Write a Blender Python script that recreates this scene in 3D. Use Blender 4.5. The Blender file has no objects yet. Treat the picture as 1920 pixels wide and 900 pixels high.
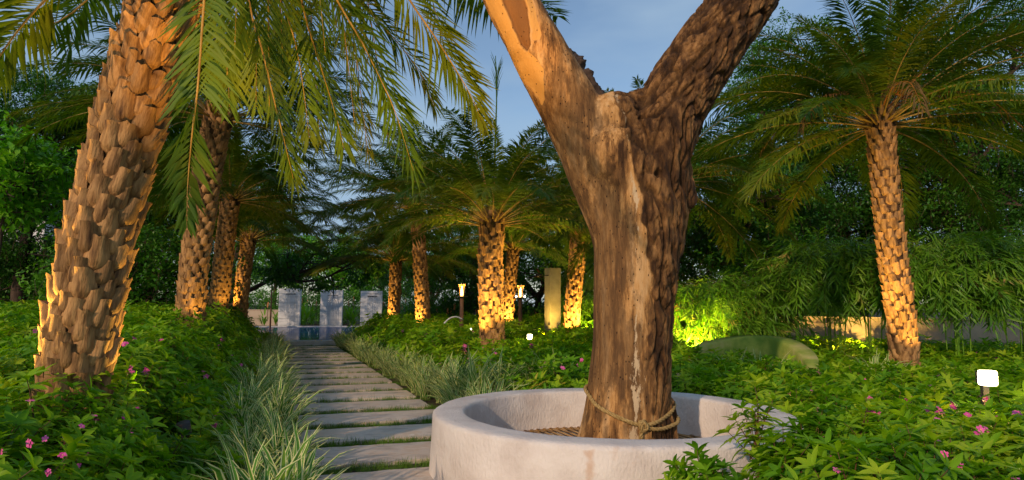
import bpy, math, random
import numpy as np
from mathutils import Vector, Matrix, Euler, noise
from mathutils.bvhtree import BVHTree

R = math.radians
sc = bpy.context.scene
COL = sc.collection

# ------------------------------------------------------------------ camera, sky, sun, exposure
FPX, EYE = 1240.0, Vector((0, 0, 1.35))
PITCH, ROLL = math.atan(123 / FPX), 0.008
cam_d = bpy.data.cameras.new("camera")
cam = bpy.data.objects.new("camera", cam_d)
COL.objects.link(cam)
cam_d.sensor_width = 36
cam_d.lens = 36 * FPX / 1920
cam_d.clip_end = 2000
cam_d.clip_start = 0.05
CM = (Matrix.Rotation(math.pi / 2 + PITCH, 3, 'X') @ Matrix.Rotation(ROLL, 3, 'Z'))
cam.matrix_world = Matrix.Translation(EYE) @ CM.to_4x4()
sc.camera = cam

world = bpy.data.worlds.new("World")
sc.world = world
world.use_nodes = True
wn, wl = world.node_tree.nodes, world.node_tree.links
wn.clear()
SUN_EL = R(20)
SUN_DIR = Vector((0.47, 0.88, 0)).normalized()          # way the light travels over the ground
sky = wn.new('ShaderNodeTexSky'); sky.sky_type = 'NISHITA'; sky.sun_disc = False
sky.sun_elevation = SUN_EL
sky.sun_rotation = math.atan2(-SUN_DIR.x, -SUN_DIR.y)
sky.air_density = 1.0; sky.dust_density = 0.6; sky.ozone_density = 2.0
tc = wn.new('ShaderNodeTexCoord')
mp = wn.new('ShaderNodeMapping'); mp.inputs['Scale'].default_value = (1.2, 1.2, 3.5)
nz = wn.new('ShaderNodeTexNoise'); nz.inputs['Scale'].default_value = 1.6; nz.inputs['Detail'].default_value = 5
cr = wn.new('ShaderNodeValToRGB')
cr.color_ramp.elements[0].position = 0.43; cr.color_ramp.elements[0].color = (0, 0, 0, 1)
cr.color_ramp.elements[1].position = 0.60; cr.color_ramp.elements[1].color = (1, 1, 1, 1)
mx = wn.new('ShaderNodeMixRGB'); mx.inputs[2].default_value = (2.7, 3.8, 5.1, 1)   # thin grey-blue evening cloud
mm = wn.new('ShaderNodeMath'); mm.operation = 'MULTIPLY_ADD'
mm.inputs[1].default_value = 0.75; mm.inputs[2].default_value = 0.12
bg = wn.new('ShaderNodeBackground'); bg.inputs['Strength'].default_value = 0.102
wo = wn.new('ShaderNodeOutputWorld')
wl.new(tc.outputs['Generated'], mp.inputs[0]); wl.new(mp.outputs[0], nz.inputs['Vector'])
wl.new(nz.outputs['Fac'], cr.inputs[0]); wl.new(cr.outputs[0], mm.inputs[0]); wl.new(mm.outputs[0], mx.inputs[0])
wl.new(sky.outputs[0], mx.inputs[1]); wl.new(mx.outputs[0], bg.inputs[0]); wl.new(bg.outputs[0], wo.inputs[0])

sun_d = bpy.data.lights.new("sun", 'SUN')
sun_d.energy = 2.0; sun_d.angle = R(1.0); sun_d.color = (1.0, 0.71, 0.46)
sun = bpy.data.objects.new("sun", sun_d); COL.objects.link(sun)
sv = Vector((SUN_DIR.x * math.cos(SUN_EL), SUN_DIR.y * math.cos(SUN_EL), -math.sin(SUN_EL)))
sun.rotation_euler = sv.to_track_quat('-Z', 'Y').to_euler()
sun.location = (-4, -8, 6)

sc.view_settings.view_transform = 'Standard'
sc.view_settings.look = 'None'
sc.view_settings.exposure = 0.34
sc.view_settings.gamma = 1.0
sc.render.engine = 'CYCLES'
sc.cycles.use_denoising = True
sc.cycles.max_bounces = 6
sc.cycles.transparent_max_bounces = 4
sc.cycles.sample_clamp_indirect = 6.0

# ------------------------------------------------------------------ helpers
def ray(px, py):
    return CM @ Vector(((px - 960) / FPX, -(py - 450) / FPX, -1))
def at(px, py, Y):
    d = ray(px, py); return EYE + d * (Y / d.y)
def gnd(px, py, z=0.0):
    d = ray(px, py); return EYE + d * ((z - EYE.z) / d.z)
PA = R(20)
PD = Vector((-math.sin(PA), math.cos(PA), 0)); PR = Vector((math.cos(PA), math.sin(PA), 0))
def pth(s, t, z=0.0):                    # garden path frame: s along it, t across it
    return PD * s + PR * t + Vector((0, 0, z))
def st(x, y):
    return -x * math.sin(PA) + y * math.cos(PA), x * math.cos(PA) + y * math.sin(PA)

def tag(o, label=None, cat=None, group=None, kind=None):
    if label: o['label'] = label
    if cat: o['category'] = cat
    if group: o['group'] = group
    if kind: o['kind'] = kind
    return o
def empty(name, loc, label=None, cat=None, group=None, rz=0):
    o = bpy.data.objects.new(name, None); COL.objects.link(o)
    o.location = loc; o.rotation_euler = (0, 0, rz); o.empty_display_size = 0.1
    return tag(o, label, cat, group)
def mesh(name, V, F, mats=(), smooth=True, uv=None, midx=None):
    me = bpy.data.meshes.new(name)
    me.from_pydata([tuple(v) for v in V], [], [tuple(int(i) for i in f) for f in F])
    for m in (mats if isinstance(mats, (list, tuple)) else [mats]): me.materials.append(m)
    if smooth: me.polygons.foreach_set('use_smooth', [True] * len(me.polygons))
    if midx is not None: me.polygons.foreach_set('material_index', midx)
    if uv is not None:
        ul = me.uv_layers.new(name='UVMap')
        li = np.empty(len(me.loops), dtype=np.int32); me.loops.foreach_get('vertex_index', li)
        ul.data.foreach_set('uv', np.asarray(uv, dtype=np.float32)[li].ravel())
    me.update()
    return me
def obj(name, me, parent=None, loc=None, rot=None, M=None, link=True):
    o = bpy.data.objects.new(name, me)
    if link: COL.objects.link(o)
    if parent: o.parent = parent
    if M is not None: o.matrix_basis = M
    if loc is not None: o.location = loc
    if rot is not None: o.rotation_euler = rot
    return o
class G:
    """collects shapes for one mesh"""
    def __init__(s): s.V = []; s.F = []; s.U = []; s.mi = []
    def add(s, V, F, uv=None, mi=0):
        n = len(s.V); s.V += [tuple(v) for v in V]
        s.F += [[i + n for i in f] for f in F]; s.mi += [mi] * len(F)
        s.U += list(uv) if uv is not None else [(0, 0)] * len(V)
    def box(s, a, b, mi=0, M=None):
        V = [Vector((x, y, z)) for x in (a[0], b[0]) for y in (a[1], b[1]) for z in (a[2], b[2])]
        if M is not None: V = [M @ v for v in V]
        s.add(V, [(0, 1, 3, 2), (4, 6, 7, 5), (0, 4, 5, 1), (2, 3, 7, 6), (0, 2, 6, 4), (1, 5, 7, 3)], mi=mi)
    def tube(s, P, rad, n=8, mi=0, cap=True, jit=0, rnd=None):
        P = [Vector(p) for p in P]; m = len(P)
        if not hasattr(rad, '__len__'): rad = [rad] * m
        up = Vector((0, 0, 1)); T0 = (P[1] - P[0]).normalized()
        if abs(T0.dot(up)) > 0.95: up = Vector((1, 0, 0))
        A = T0.cross(up).normalized(); V = []; U = []
        for i, p in enumerate(P):
            T = (P[min(i + 1, m - 1)] - P[max(i - 1, 0)]).normalized()
            A = (A - T * A.dot(T)).normalized(); B = T.cross(A)
            for k in range(n):
                a = 2 * math.pi * k / n
                r = rad[i] * (1 + (jit * (rnd.random() - .5) if jit else 0))
                V.append(p + (A * math.cos(a) + B * math.sin(a)) * r); U.append((k / n, i / m))
        F = [(i * n + k, i * n + (k + 1) % n, (i + 1) * n + (k + 1) % n, (i + 1) * n + k) for i in range(m - 1) for k in range(n)]
        if cap: F += [tuple(range(n - 1, -1, -1)), tuple((m - 1) * n + k for k in range(n))]
        s.add(V, F, U, mi)
    def mesh(s, name, mats, smooth=True): return mesh(name, s.V, s.F, mats, smooth, s.U, s.mi)
def spline(P, n):
    P = [Vector(p) for p in P]; Q = [P[0] * 2 - P[1]] + P + [P[-1] * 2 - P[-2]]; out = []
    m = len(P) - 1
    for i in range(n + 1):
        u = i / n * m; k = min(int(u), m - 1); t = u - k
        a, b, c, d = Q[k:k + 4]
        out.append(0.5 * ((2 * b) + (c - a) * t + (2 * a - 5 * b + 4 * c - d) * t * t + (3 * b - a - 3 * c + d) * t ** 3))
    return out
def lerp(a, b, t): return a + (b - a) * t
def interp(x, xs, ys): return float(np.interp(x, xs, ys))

# ------------------------------------------------------------------ materials
def new_mat(name):
    m = bpy.data.materials.new(name); m.use_nodes = True
    nt = m.node_tree; b = nt.nodes['Principled BSDF']
    return m, nt, nt.nodes, nt.links, b
def rgb(c): return (c[0], c[1], c[2], 1)
def ramp(N, stops, interp_='LINEAR'):
    r = N.new('ShaderNodeValToRGB'); e = r.color_ramp.elements; r.color_ramp.interpolation = interp_
    e[0].position, e[0].color = stops[0][0], rgb(stops[0][1])
    e[1].position, e[1].color = stops[-1][0], rgb(stops[-1][1])
    for p, c in stops[1:-1]:
        x = e.new(p); x.color = rgb(c)
    return r
def noisy(name, stops, scale=5, detail=6, rough=0.8, bump=0.3, bdist=0.01, bscale=None, coord='Object', stretch=(1, 1, 1), rand=0.0, spec=0.3, rough_n=0.6):
    m, nt, N, L, b = new_mat(name)
    t = N.new('ShaderNodeTexCoord'); mp = N.new('ShaderNodeMapping'); mp.inputs['Scale'].default_value = stretch
    L.new(t.outputs[coord], mp.inputs[0])
    n1 = N.new('ShaderNodeTexNoise'); n1.inputs['Scale'].default_value = scale; n1.inputs['Detail'].default_value = detail
    n1.inputs['Roughness'].default_value = rough_n
    L.new(mp.outputs[0], n1.inputs['Vector'])
    r = ramp(N, [(.5 + (p - .5) * .6, c) for p, c in stops]); L.new(n1.outputs['Fac'], r.inputs[0]); out = r.outputs[0]
    if rand:
        oi = N.new('ShaderNodeObjectInfo'); mr = N.new('ShaderNodeMapRange'); mr.inputs['To Min'].default_value = 1 - rand; mr.inputs['To Max'].default_value = 1 + rand
        L.new(oi.outputs['Random'], mr.inputs['Value'])
        h = N.new('ShaderNodeHueSaturation'); L.new(mr.outputs[0], h.inputs['Value']); L.new(out, h.inputs['Color']); out = h.outputs[0]
        ad = N.new('ShaderNodeVectorMath'); ad.operation = 'ADD'; L.new(t.outputs[coord], ad.inputs[0])
        ml = N.new('ShaderNodeMath'); ml.operation = 'MULTIPLY'; ml.inputs[1].default_value = 37.0
        L.new(oi.outputs['Random'], ml.inputs[0]); L.new(ml.outputs[0], ad.inputs[1]); L.new(ad.outputs[0], mp.inputs[0])
    L.new(out, b.inputs['Base Color'])
    b.inputs['Roughness'].default_value = rough; b.inputs['Specular IOR Level'].default_value = spec
    if bump:
        n2 = N.new('ShaderNodeTexNoise'); n2.inputs['Scale'].default_value = bscale or scale * 4; n2.inputs['Detail'].default_value = 5
        L.new(mp.outputs[0], n2.inputs['Vector'])
        bp = N.new('ShaderNodeBump'); bp.inputs['Strength'].default_value = bump; bp.inputs['Distance'].default_value = bdist
        L.new(n2.outputs['Fac'], bp.inputs['Height']); L.new(bp.outputs[0], b.inputs['Normal'])
    return m
def leaf_mat(name, stops, rough=0.45, trans=0.3, tcol=None, spec=0.35, veins=False, edge=None, scale=3.0):
    m, nt, N, L, b = new_mat(name)
    oi = N.new('ShaderNodeObjectInfo'); t = N.new('ShaderNodeTexCoord')
    gm = N.new('ShaderNodeNewGeometry')
    n1 = N.new('ShaderNodeTexNoise'); n1.inputs['Scale'].default_value = scale; n1.inputs['Detail'].default_value = 2
    L.new(gm.outputs['Position'], n1.inputs['Vector'])
    ad = N.new('ShaderNodeMath'); ad.operation = 'ADD'
    s1 = N.new('ShaderNodeMath'); s1.operation = 'MULTIPLY'; s1.inputs[1].default_value = 0.55
    L.new(oi.outputs['Random'], s1.inputs[0])
    s2 = N.new('ShaderNodeMath'); s2.operation = 'MULTIPLY_ADD'; s2.inputs[1].default_value = 1.3; s2.inputs[2].default_value = -0.42
    L.new(n1.outputs['Fac'], s2.inputs[0]); L.new(s1.outputs[0], ad.inputs[0]); L.new(s2.outputs[0], ad.inputs[1])
    r = ramp(N, stops); L.new(ad.outputs[0], r.inputs[0]); out = r.outputs[0]
    if edge:
        uv = N.new('ShaderNodeUVMap'); sp = N.new('ShaderNodeSeparateXYZ'); L.new(uv.outputs[0], sp.inputs[0])
        a1 = N.new('ShaderNodeMath'); a1.operation = 'SUBTRACT'; a1.inputs[1].default_value = 0.5; L.new(sp.outputs[0], a1.inputs[0])
        a2 = N.new('ShaderNodeMath'); a2.operation = 'ABSOLUTE'; L.new(a1.outputs[0], a2.inputs[0])
        r2 = ramp(N, [(edge[0], (0, 0, 0)), (edge[0] + 0.05, (1, 1, 1))]); L.new(a2.outputs[0], r2.inputs[0])
        mx = N.new('ShaderNodeMixRGB'); mx.inputs[2].default_value = rgb(edge[1])
        L.new(r2.outputs[0], mx.inputs[0]); L.new(out, mx.inputs[1]); out = mx.outputs[0]
    L.new(out, b.inputs['Base Color']); b.inputs['Roughness'].default_value = rough; b.inputs['Specular IOR Level'].default_value = spec
    tr = N.new('ShaderNodeBsdfTranslucent'); mxs = N.new('ShaderNodeMixShader'); mxs.inputs[0].default_value = trans
    hs = N.new('ShaderNodeHueSaturation'); hs.inputs['Value'].default_value = 1.5; hs.inputs['Saturation'].default_value = 1.1
    L.new(out, hs.inputs['Color']); L.new(hs.outputs[0], tr.inputs[0])
    o = N['Material Output']; L.new(b.outputs[0], mxs.inputs[1]); L.new(tr.outputs[0], mxs.inputs[2]); L.new(mxs.outputs[0], o.inputs[0])
    return m
def glow(name, col, st_):
    m, nt, N, L, b = new_mat(name)
    b.inputs['Base Color'].default_value = rgb((0.8, 0.8, 0.8)); b.inputs['Emission Color'].default_value = rgb(col)
    b.inputs['Emission Strength'].default_value = st_
    return m

M_soil = noisy('soil', [(0.3, (0.03, 0.02, 0.012)), (0.7, (0.07, 0.05, 0.03))], 6, bump=0.6, bdist=0.03)
M_slab = noisy('slab_stone', [(0.12, (0.38, 0.31, 0.26)), (0.5, (0.64, 0.55, 0.47)), (0.65, (0.62, 0.48, 0.37)), (0.85, (0.74, 0.66, 0.58))], 3.0, 8, 0.75, 0.35, 0.006, 30, rand=0.10, stretch=(1, 1.6, 1))
M_boot = noisy('palm_boot', [(0.12, (0.05, 0.022, 0.010)), (0.38, (0.22, 0.115, 0.042)), (0.58, (0.40, 0.225, 0.088)), (0.8, (0.26, 0.13, 0.045)), (0.92, (0.12, 0.06, 0.03))], 7, 9, 0.75, 0.9, 0.010, 26, rand=0.28, stretch=(2.4, 2.4, 0.6))
M_bootcut = noisy('palm_boot_cut', [(0.3, (0.06, 0.035, 0.025)), (0.7, (0.22, 0.15, 0.11))], 30, 6, 0.9, 0.5, 0.004, 90, rand=0.25)
M_core = noisy('palm_core', [(0.3, (0.05, 0.025, 0.012)), (0.7, (0.16, 0.08, 0.035))], 6, 6, 0.9, 0.8, 0.01, 20, stretch=(1, 1, 7))
M_fiber = noisy('palm_fibre', [(0.3, (0.03, 0.018, 0.01)), (0.7, (0.08, 0.045, 0.02))], 14, 6, 0.9, 0.8, 0.01, 40)
M_frond = leaf_mat('palm_leaflet', [(0.0, (0.04, 0.105, 0.014)), (0.5, (0.085, 0.16, 0.014)), (1.0, (0.18, 0.20, 0.014))], 0.5, 0.28, spec=.18, scale=1.5)
M_rachis = noisy('palm_rachis', [(0.3, (0.22, 0.15, 0.035)), (0.7, (0.34, 0.23, 0.06))], 6, 3, 0.5, 0)
M_stalk = noisy('palm_stalk', [(0.3, (0.30, 0.11, 0.02)), (0.7, (0.42, 0.18, 0.04))], 6, 3, 0.6, 0)
M_dry = leaf_mat('dry_leaflet', [(0.0, (0.10, 0.06, 0.02)), (1.0, (0.22, 0.13, 0.04))], 0.6, 0.15)
M_shrub = leaf_mat('shrub_leaf', [(0.0, (0.045, 0.14, 0.006)), (0.33, (0.12, 0.31, 0.010)), (0.66, (0.25, 0.44, 0.014)), (0.97, (0.42, 0.52, 0.03)), (1.0, (0.50, 0.42, 0.06))], 0.45, 0.38, spec=.2, scale=2.2)
M_shrub_d = leaf_mat('shrub_leaf_dark', [(0.0, (0.015, 0.05, 0.010)), (0.6, (0.03, 0.10, 0.014)), (1.0, (0.06, 0.15, 0.02))], 0.4, 0.25, scale=1.2)
M_stem = noisy('shrub_stem', [(0.3, (0.10, 0.035, 0.02)), (0.7, (0.14, 0.09, 0.04))], 12, 3, 0.7, 0)
M_vari = leaf_mat('striped_blade', [(0.0, (0.05, 0.18, 0.03)), (0.6, (0.11, 0.28, 0.035)), (1.0, (0.26, 0.36, 0.03))], 0.5, 0.25, spec=.18, edge=(0.29, (0.76, 0.74, 0.36)))
M_turf = leaf_mat('turf_blade', [(0.0, (0.05, 0.14, 0.01)), (1.0, (0.14, 0.27, 0.02))], 0.6, 0.25)
M_tree = leaf_mat('tree_leaf', [(0.0, (0.02, 0.08, 0.010)), (0.5, (0.05, 0.18, 0.014)), (1.0, (0.12, 0.30, 0.02))], 0.4, 0.3, scale=0.5)
M_treeb = leaf_mat('tree_leaf_bright', [(0.0, (0.07, 0.24, 0.015)), (0.6, (0.14, 0.40, 0.02)), (1.0, (0.26, 0.50, 0.03))], 0.4, 0.35, scale=0.5)
M_treed = leaf_mat('tree_leaf_dark', [(0.0, (0.015, 0.06, 0.008)), (0.6, (0.04, 0.14, 0.012)), (1.0, (0.10, 0.24, 0.018))], 0.4, 0.25, scale=0.6)
M_bamboo = leaf_mat('bamboo_leaf', [(0.0, (0.05, 0.16, 0.012)), (0.6, (0.12, 0.28, 0.018)), (0.9, (0.20, 0.36, 0.03)), (1.0, (0.36, 0.27, 0.08))], 0.42, 0.3, scale=1.5)
M_canna = leaf_mat('canna_leaf', [(0.0, (0.09, 0.26, 0.02)), (1.0, (0.22, 0.42, 0.03))], 0.4, 0.35)
M_bark = noisy('tree_bark', [(0.3, (0.03, 0.02, 0.015)), (0.7, (0.09, 0.06, 0.045))], 5, 6, 0.9, 0.6, 0.03, 12, stretch=(1, 1, 0.35))
M_pink = noisy('pink_petal', [(0.3, (0.62, 0.05, 0.28)), (0.7, (0.75, 0.14, 0.42))], 20, 2, 0.6, 0, rand=0.15)
M_orange = noisy('orange_petal', [(0.3, (0.65, 0.22, 0.08)), (0.7, (0.75, 0.38, 0.18))], 20, 2, 0.6, 0)
M_yellow = noisy('flower_eye', [(0.3, (0.7, 0.5, 0.1)), (0.7, (0.8, 0.6, 0.2))], 20, 2, 0.6, 0)
M_beige = noisy('beige_plaster', [(0.3, (0.36, 0.29, 0.22)), (0.7, (0.46, 0.38, 0.30))], 1.2, 8, 0.85, 0.3, 0.01, 25)
M_white = noisy('white_plaster', [(0.3, (0.55, 0.56, 0.58)), (0.7, (0.68, 0.69, 0.70))], 1, 6, 0.8, 0)
M_rope = noisy('rope_fibre', [(0.3, (0.28, 0.18, 0.06)), (0.7, (0.46, 0.32, 0.13))], 60, 5, 0.9, 0.5, 0.003, 200)
M_grate = noisy('grate_bar', [(0.25, (0.22, 0.11, 0.04)), (0.5, (0.42, 0.24, 0.09)), (0.8, (0.52, 0.34, 0.15))], 12, 6, 0.6, 0.3, 0.003, 60, rand=0.15)
M_dark = noisy('dark_metal', [(0.3, (0.03, 0.03, 0.03)), (0.7, (0.06, 0.055, 0.05))], 8, 3, 0.5, 0.1)
M_torchpost = noisy('torch_post', [(0.3, (0.09, 0.05, 0.03)), (0.7, (0.16, 0.09, 0.055))], 8, 5, 0.8, 0.4, 0.01, 20, stretch=(1, 1, 0.3))
M_cane = noisy('split_cane', [(0.3, (0.45, 0.24, 0.07)), (0.7, (0.6, 0.38, 0.13))], 8, 4, 0.6, 0)
M_pillar = noisy('pillar_stone', [(0.3, (0.26, 0.23, 0.14)), (0.7, (0.38, 0.34, 0.22))], 3, 8, 0.85, 0.3, 0.01, 30)
M_coping = noisy('pool_coping', [(0.3, (0.55, 0.56, 0.57)), (0.7, (0.72, 0.73, 0.74))], 4, 6, 0.7, 0.2)
M_lamp = glow('lamp_glass', (1.0, 0.86, 0.55), 9)
M_flame = glow('flame', (1.0, 0.62, 0.16), 14)
M_lens = glow('uplight_lens', (1.0, 0.7, 0.3), 3)
M_tiny = glow('tiny_bulb', (1.0, 0.9, 0.75), 12)

# plaster planter with stains fixed on its surface
def plaster_mat():
    m, nt, N, L, b = new_mat('planter_plaster')
    t = N.new('ShaderNodeTexCoord')
    n1 = N.new('ShaderNodeTexNoise'); n1.inputs['Scale'].default_value = 3.5; n1.inputs['Detail'].default_value = 9
    L.new(t.outputs['Object'], n1.inputs['Vector'])
    r = ramp(N, [(0.3, (0.58, 0.51, 0.47)), (0.5, (0.70, 0.64, 0.60)), (0.75, (0.78, 0.73, 0.69))]); L.new(n1.outputs['Fac'], r.inputs[0])
    at_ = N.new('ShaderNodeAttribute'); at_.attribute_name = 'stain'; at_.attribute_type = 'GEOMETRY'
    n2 = N.new('ShaderNodeTexNoise'); n2.inputs['Scale'].default_value = 14; n2.inputs['Detail'].default_value = 6
    L.new(t.outputs['Object'], n2.inputs['Vector'])
    s = N.new('ShaderNodeMath'); s.operation = 'ADD'; L.new(at_.outputs['Fac'], s.inputs[0]); L.new(n2.outputs['Fac'], s.inputs[1])
    rs = ramp(N, [(0.72, (0, 0, 0)), (1.0, (1, 1, 1))]); L.new(s.outputs[0], rs.inputs[0])
    k = N.new('ShaderNodeMath'); k.operation = 'MULTIPLY'; k.inputs[1].default_value = 0.55; L.new(rs.outputs[0], k.inputs[0])
    mx = N.new('ShaderNodeMixRGB'); mx.inputs[2].default_value = (0.50, 0.27, 0.13, 1)
    L.new(k.outputs[0], mx.inputs[0]); L.new(r.outputs[0], mx.inputs[1])
    L.new(mx.outputs[0], b.inputs['Base Color']); b.inputs['Roughness'].default_value = 0.85
    # trowelled relief: short vertical drags
    mp = N.new('ShaderNodeMapping'); mp.inputs['Scale'].default_value = (1, 1, 0.5); L.new(t.outputs['Object'], mp.inputs[0])
    n3 = N.new('ShaderNodeTexNoise'); n3.inputs['Scale'].default_value = 55; n3.inputs['Detail'].default_value = 4
    L.new(mp.outputs[0], n3.inputs['Vector'])
    n4 = N.new('ShaderNodeTexNoise'); n4.inputs['Scale'].default_value = 7; n4.inputs['Detail'].default_value = 3
    L.new(t.outputs['Object'], n4.inputs['Vector'])
    bp = N.new('ShaderNodeBump'); bp.inputs['Strength'].default_value = 0.85; bp.inputs['Distance'].default_value = 0.010
    bp2 = N.new('ShaderNodeBump'); bp2.inputs['Strength'].default_value = 0.5; bp2.inputs['Distance'].default_value = 0.02
    L.new(n4.outputs['Fac'], bp2.inputs['Height']); L.new(bp2.outputs[0], bp.inputs['Normal'])
    L.new(n3.outputs['Fac'], bp.inputs['Height']); L.new(bp.outputs[0], b.inputs['Normal'])
    return m
M_ring = plaster_mat()

# ------------------------------------------------------------------ canopy height of the planted beds
RC = Vector((0.83, 5.62)); RO, RI, RH = 1.475, 1.20, 0.495
def sstep(a, b, x):
    t = min(max((x - a) / (b - a), 0), 1); return t * t * (3 - 2 * t)
def hn(x, y, f, s=0): return noise.noise(Vector((x * f, y * f, s)))
CLEAR = [(-3.45, 4.25, .62), (-2.38, 4.92, .45), (-1.9, 3.9, .3), (-5.0, 10.9, .5), (-6.5, 15.5, .5), (-8.9, 20.4, .5)]
LAMPSPOTS = [(737, 24, -.6, -.5), (794, 20, -.45, -.5), (922, 12.4, -.45, -.62), (922, 12.4, .5, -.35), (958, 22, -.1, -.7), (1072, 17, -.35, -.65), (1072, 17, .45, -.45),
             (1268, 14.5, .35, -.6), (1697, 10.9, -.1, -.75), (1697, 10.9, -1.5, -.9), (1315, 13.2, 0, 0), (1105, 18.2, 0, 0), (1560, 15, 0, 0), (1630, 15, 0, 0), (993, 12, 0, .1), (1848, 4.9, 0, .12), (883, 15, 0, -.1)]
for px__, D__, ox, oy in LAMPSPOTS:
    q = at(px__, 600, D__); CLEAR.append((q.x + ox, q.y + oy, .5 if D__ < 16 else .75))
def cleared(x, y):
    k = 1.0
    for cx, cy, r in CLEAR:
        d = math.hypot(x - cx, y - cy)
        if d < r: k = min(k, .12 + .88 * sstep(r * .45, r, d))
    return k
def left_h(x, y): return left_h0(x, y) * cleared(x, y)
def right_h(x, y): return right_h0(x, y) * cleared(x, y)
def left_h0(x, y):
    s, t = st(x, y)
    if t > -0.32 or s < 1.2 or s > 23.0 or t < -9: return 0
    e = sstep(-0.32, -1.25, t)
    base = interp(s, [1, 3, 4.5, 7, 12, 15, 23], [0.62, 0.74, 0.80, 0.86, 1.02, 1.10, 1.02])
    base += 0.07 * hn(x, y, 0.9) + 0.05 * hn(x, y, 2.3, 5)
    return base * (0.35 + 0.65 * e)
def right_h0(x, y):
    s, t = st(x, y)
    dr = math.hypot(x - RC.x, y - RC.y)
    if dr < RO + 0.10: return 0
    if y > 6.2 or (x < 0.9 and y > 5):
        if t < 2.62 or s > 23.5 or x > 13 or y > 22: return 0
        e = sstep(2.62, 3.2, t)
        base = interp(y, [5, 8, 12, 18, 23], [0.42, 0.50, 0.58, 0.70, 0.80]) - 0.26 * sstep(2, 5, x) * sstep(7, 11, y)
    else:
        lim = interp(y, [1.2, 3.0, 3.7, 4.3], [0.7, 0.76, 0.95, 1.9])
        if x < lim or y < 1.2 or x > 13: return 0
        e = sstep(lim, lim + 0.7, x)
        base = interp(x, [0.7, 1.3, 2.2, 3.5, 6], [0.42, 0.50, 0.62, 0.64, 0.55]) * lerp(.55, 1, sstep(RO + .1, RO + 1.2, dr))
        if y > 4.4: base = lerp(base, 0.50, sstep(4.4, 6.2, y))
    base += 0.06 * hn(x, y, 1.0, 3) + 0.05 * hn(x, y, 2.6, 8)
    return base * (0.5 + 0.5 * e)

# ------------------------------------------------------------------ instancing of many small sprigs as one object
LIBS = {}
def lib(name, meshes):
    c = bpy.data.collections.new(name)
    for i, me in enumerate(meshes):
        o = bpy.data.objects.new('%s_%02d' % (name, i), me); c.objects.link(o)
    nt = bpy.data.node_groups.new(name + '_scatter', 'GeometryNodeTree')
    nt.interface.new_socket('Geometry', in_out='INPUT', socket_type='NodeSocketGeometry')
    nt.interface.new_socket('Geometry', in_out='OUTPUT', socket_type='NodeSocketGeometry')
    N, L = nt.nodes, nt.links
    gi, go = N.new('NodeGroupInput'), N.new('NodeGroupOutput')
    ci = N.new('GeometryNodeCollectionInfo'); ci.inputs['Collection'].default_value = c
    ci.inputs['Separate Children'].default_value = True; ci.inputs['Reset Children'].default_value = True
    ip = N.new('GeometryNodeInstanceOnPoints'); ip.inputs['Pick Instance'].default_value = True
    def na(n, typ):
        a = N.new('GeometryNodeInputNamedAttribute'); a.data_type = typ; a.inputs['Name'].default_value = n; return a.outputs['Attribute']
    L.new(gi.outputs[0], ip.inputs['Points']); L.new(ci.outputs[0], ip.inputs['Instance'])
    L.new(na('vi', 'INT'), ip.inputs['Instance Index'])
    e2r = N.new('FunctionNodeEulerToRotation'); L.new(na('rot', 'FLOAT_VECTOR'), e2r.inputs[0]); L.new(e2r.outputs[0], ip.inputs['Rotation'])
    L.new(na('sc', 'FLOAT'), ip.inputs['Scale']); L.new(ip.outputs[0], go.inputs[0])
    LIBS[name] = (nt, len(meshes)); return name
def scatter(name, libname, P, ROT, S, parent=None, rnd=random, loc=(0, 0, 0)):
    nt, n = LIBS[libname]
    me = bpy.data.meshes.new(name)
    P = np.asarray([tuple(p) for p in P], dtype=np.float32) - np.asarray(tuple(loc), dtype=np.float32)
    me.vertices.add(len(P)); me.vertices.foreach_set('co', P.ravel())
    a = me.attributes.new('rot', 'FLOAT_VECTOR', 'POINT'); a.data.foreach_set('vector', np.asarray(ROT, dtype=np.float32).ravel())
    a = me.attributes.new('sc', 'FLOAT', 'POINT'); a.data.foreach_set('value', np.asarray(S, dtype=np.float32))
    a = me.attributes.new('vi', 'INT', 'POINT'); a.data.foreach_set('value', np.asarray([rnd.randrange(n) for _ in range(len(P))], dtype=np.int32))
    o = obj(name, me, parent)
    if parent is None: o.location = loc
    md = o.modifiers.new('scatter', 'NODES'); md.node_group = nt
    return o

def leaf_shape(L, W, droop, fold, n=4, tipw=0.0):
    """one leaf along +Y, folded at its midrib, drooping in -Z"""
    V = []; U = []
    for i in range(n + 1):
        t = i / n; w = W * math.sin(math.pi * min(1, t * 0.94 + 0.06)) ** 0.75 if i < n else 0.001
        if i == 0: w = W * 0.12
        y = L * t; z = -droop * L * t * t
        V += [(-w, y, z + fold * w), (0, y, z), (w, y, z + fold * w)]; U += [(0, t), (0.5, t), (1, t)]
    F = []
    for i in range(n):
        a = i * 3; F += [(a, a + 1, a + 4, a + 3), (a + 1, a + 2, a + 5, a + 4)]
    return V, F, U
def place(g, shape, M, mi=0):
    V, F, U = shape; g.add([M @ Vector(v) for v in V], F, U, mi)
def rotm(rx=0, ry=0, rz=0): return Euler((rx, ry, rz)).to_matrix().to_4x4()

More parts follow.
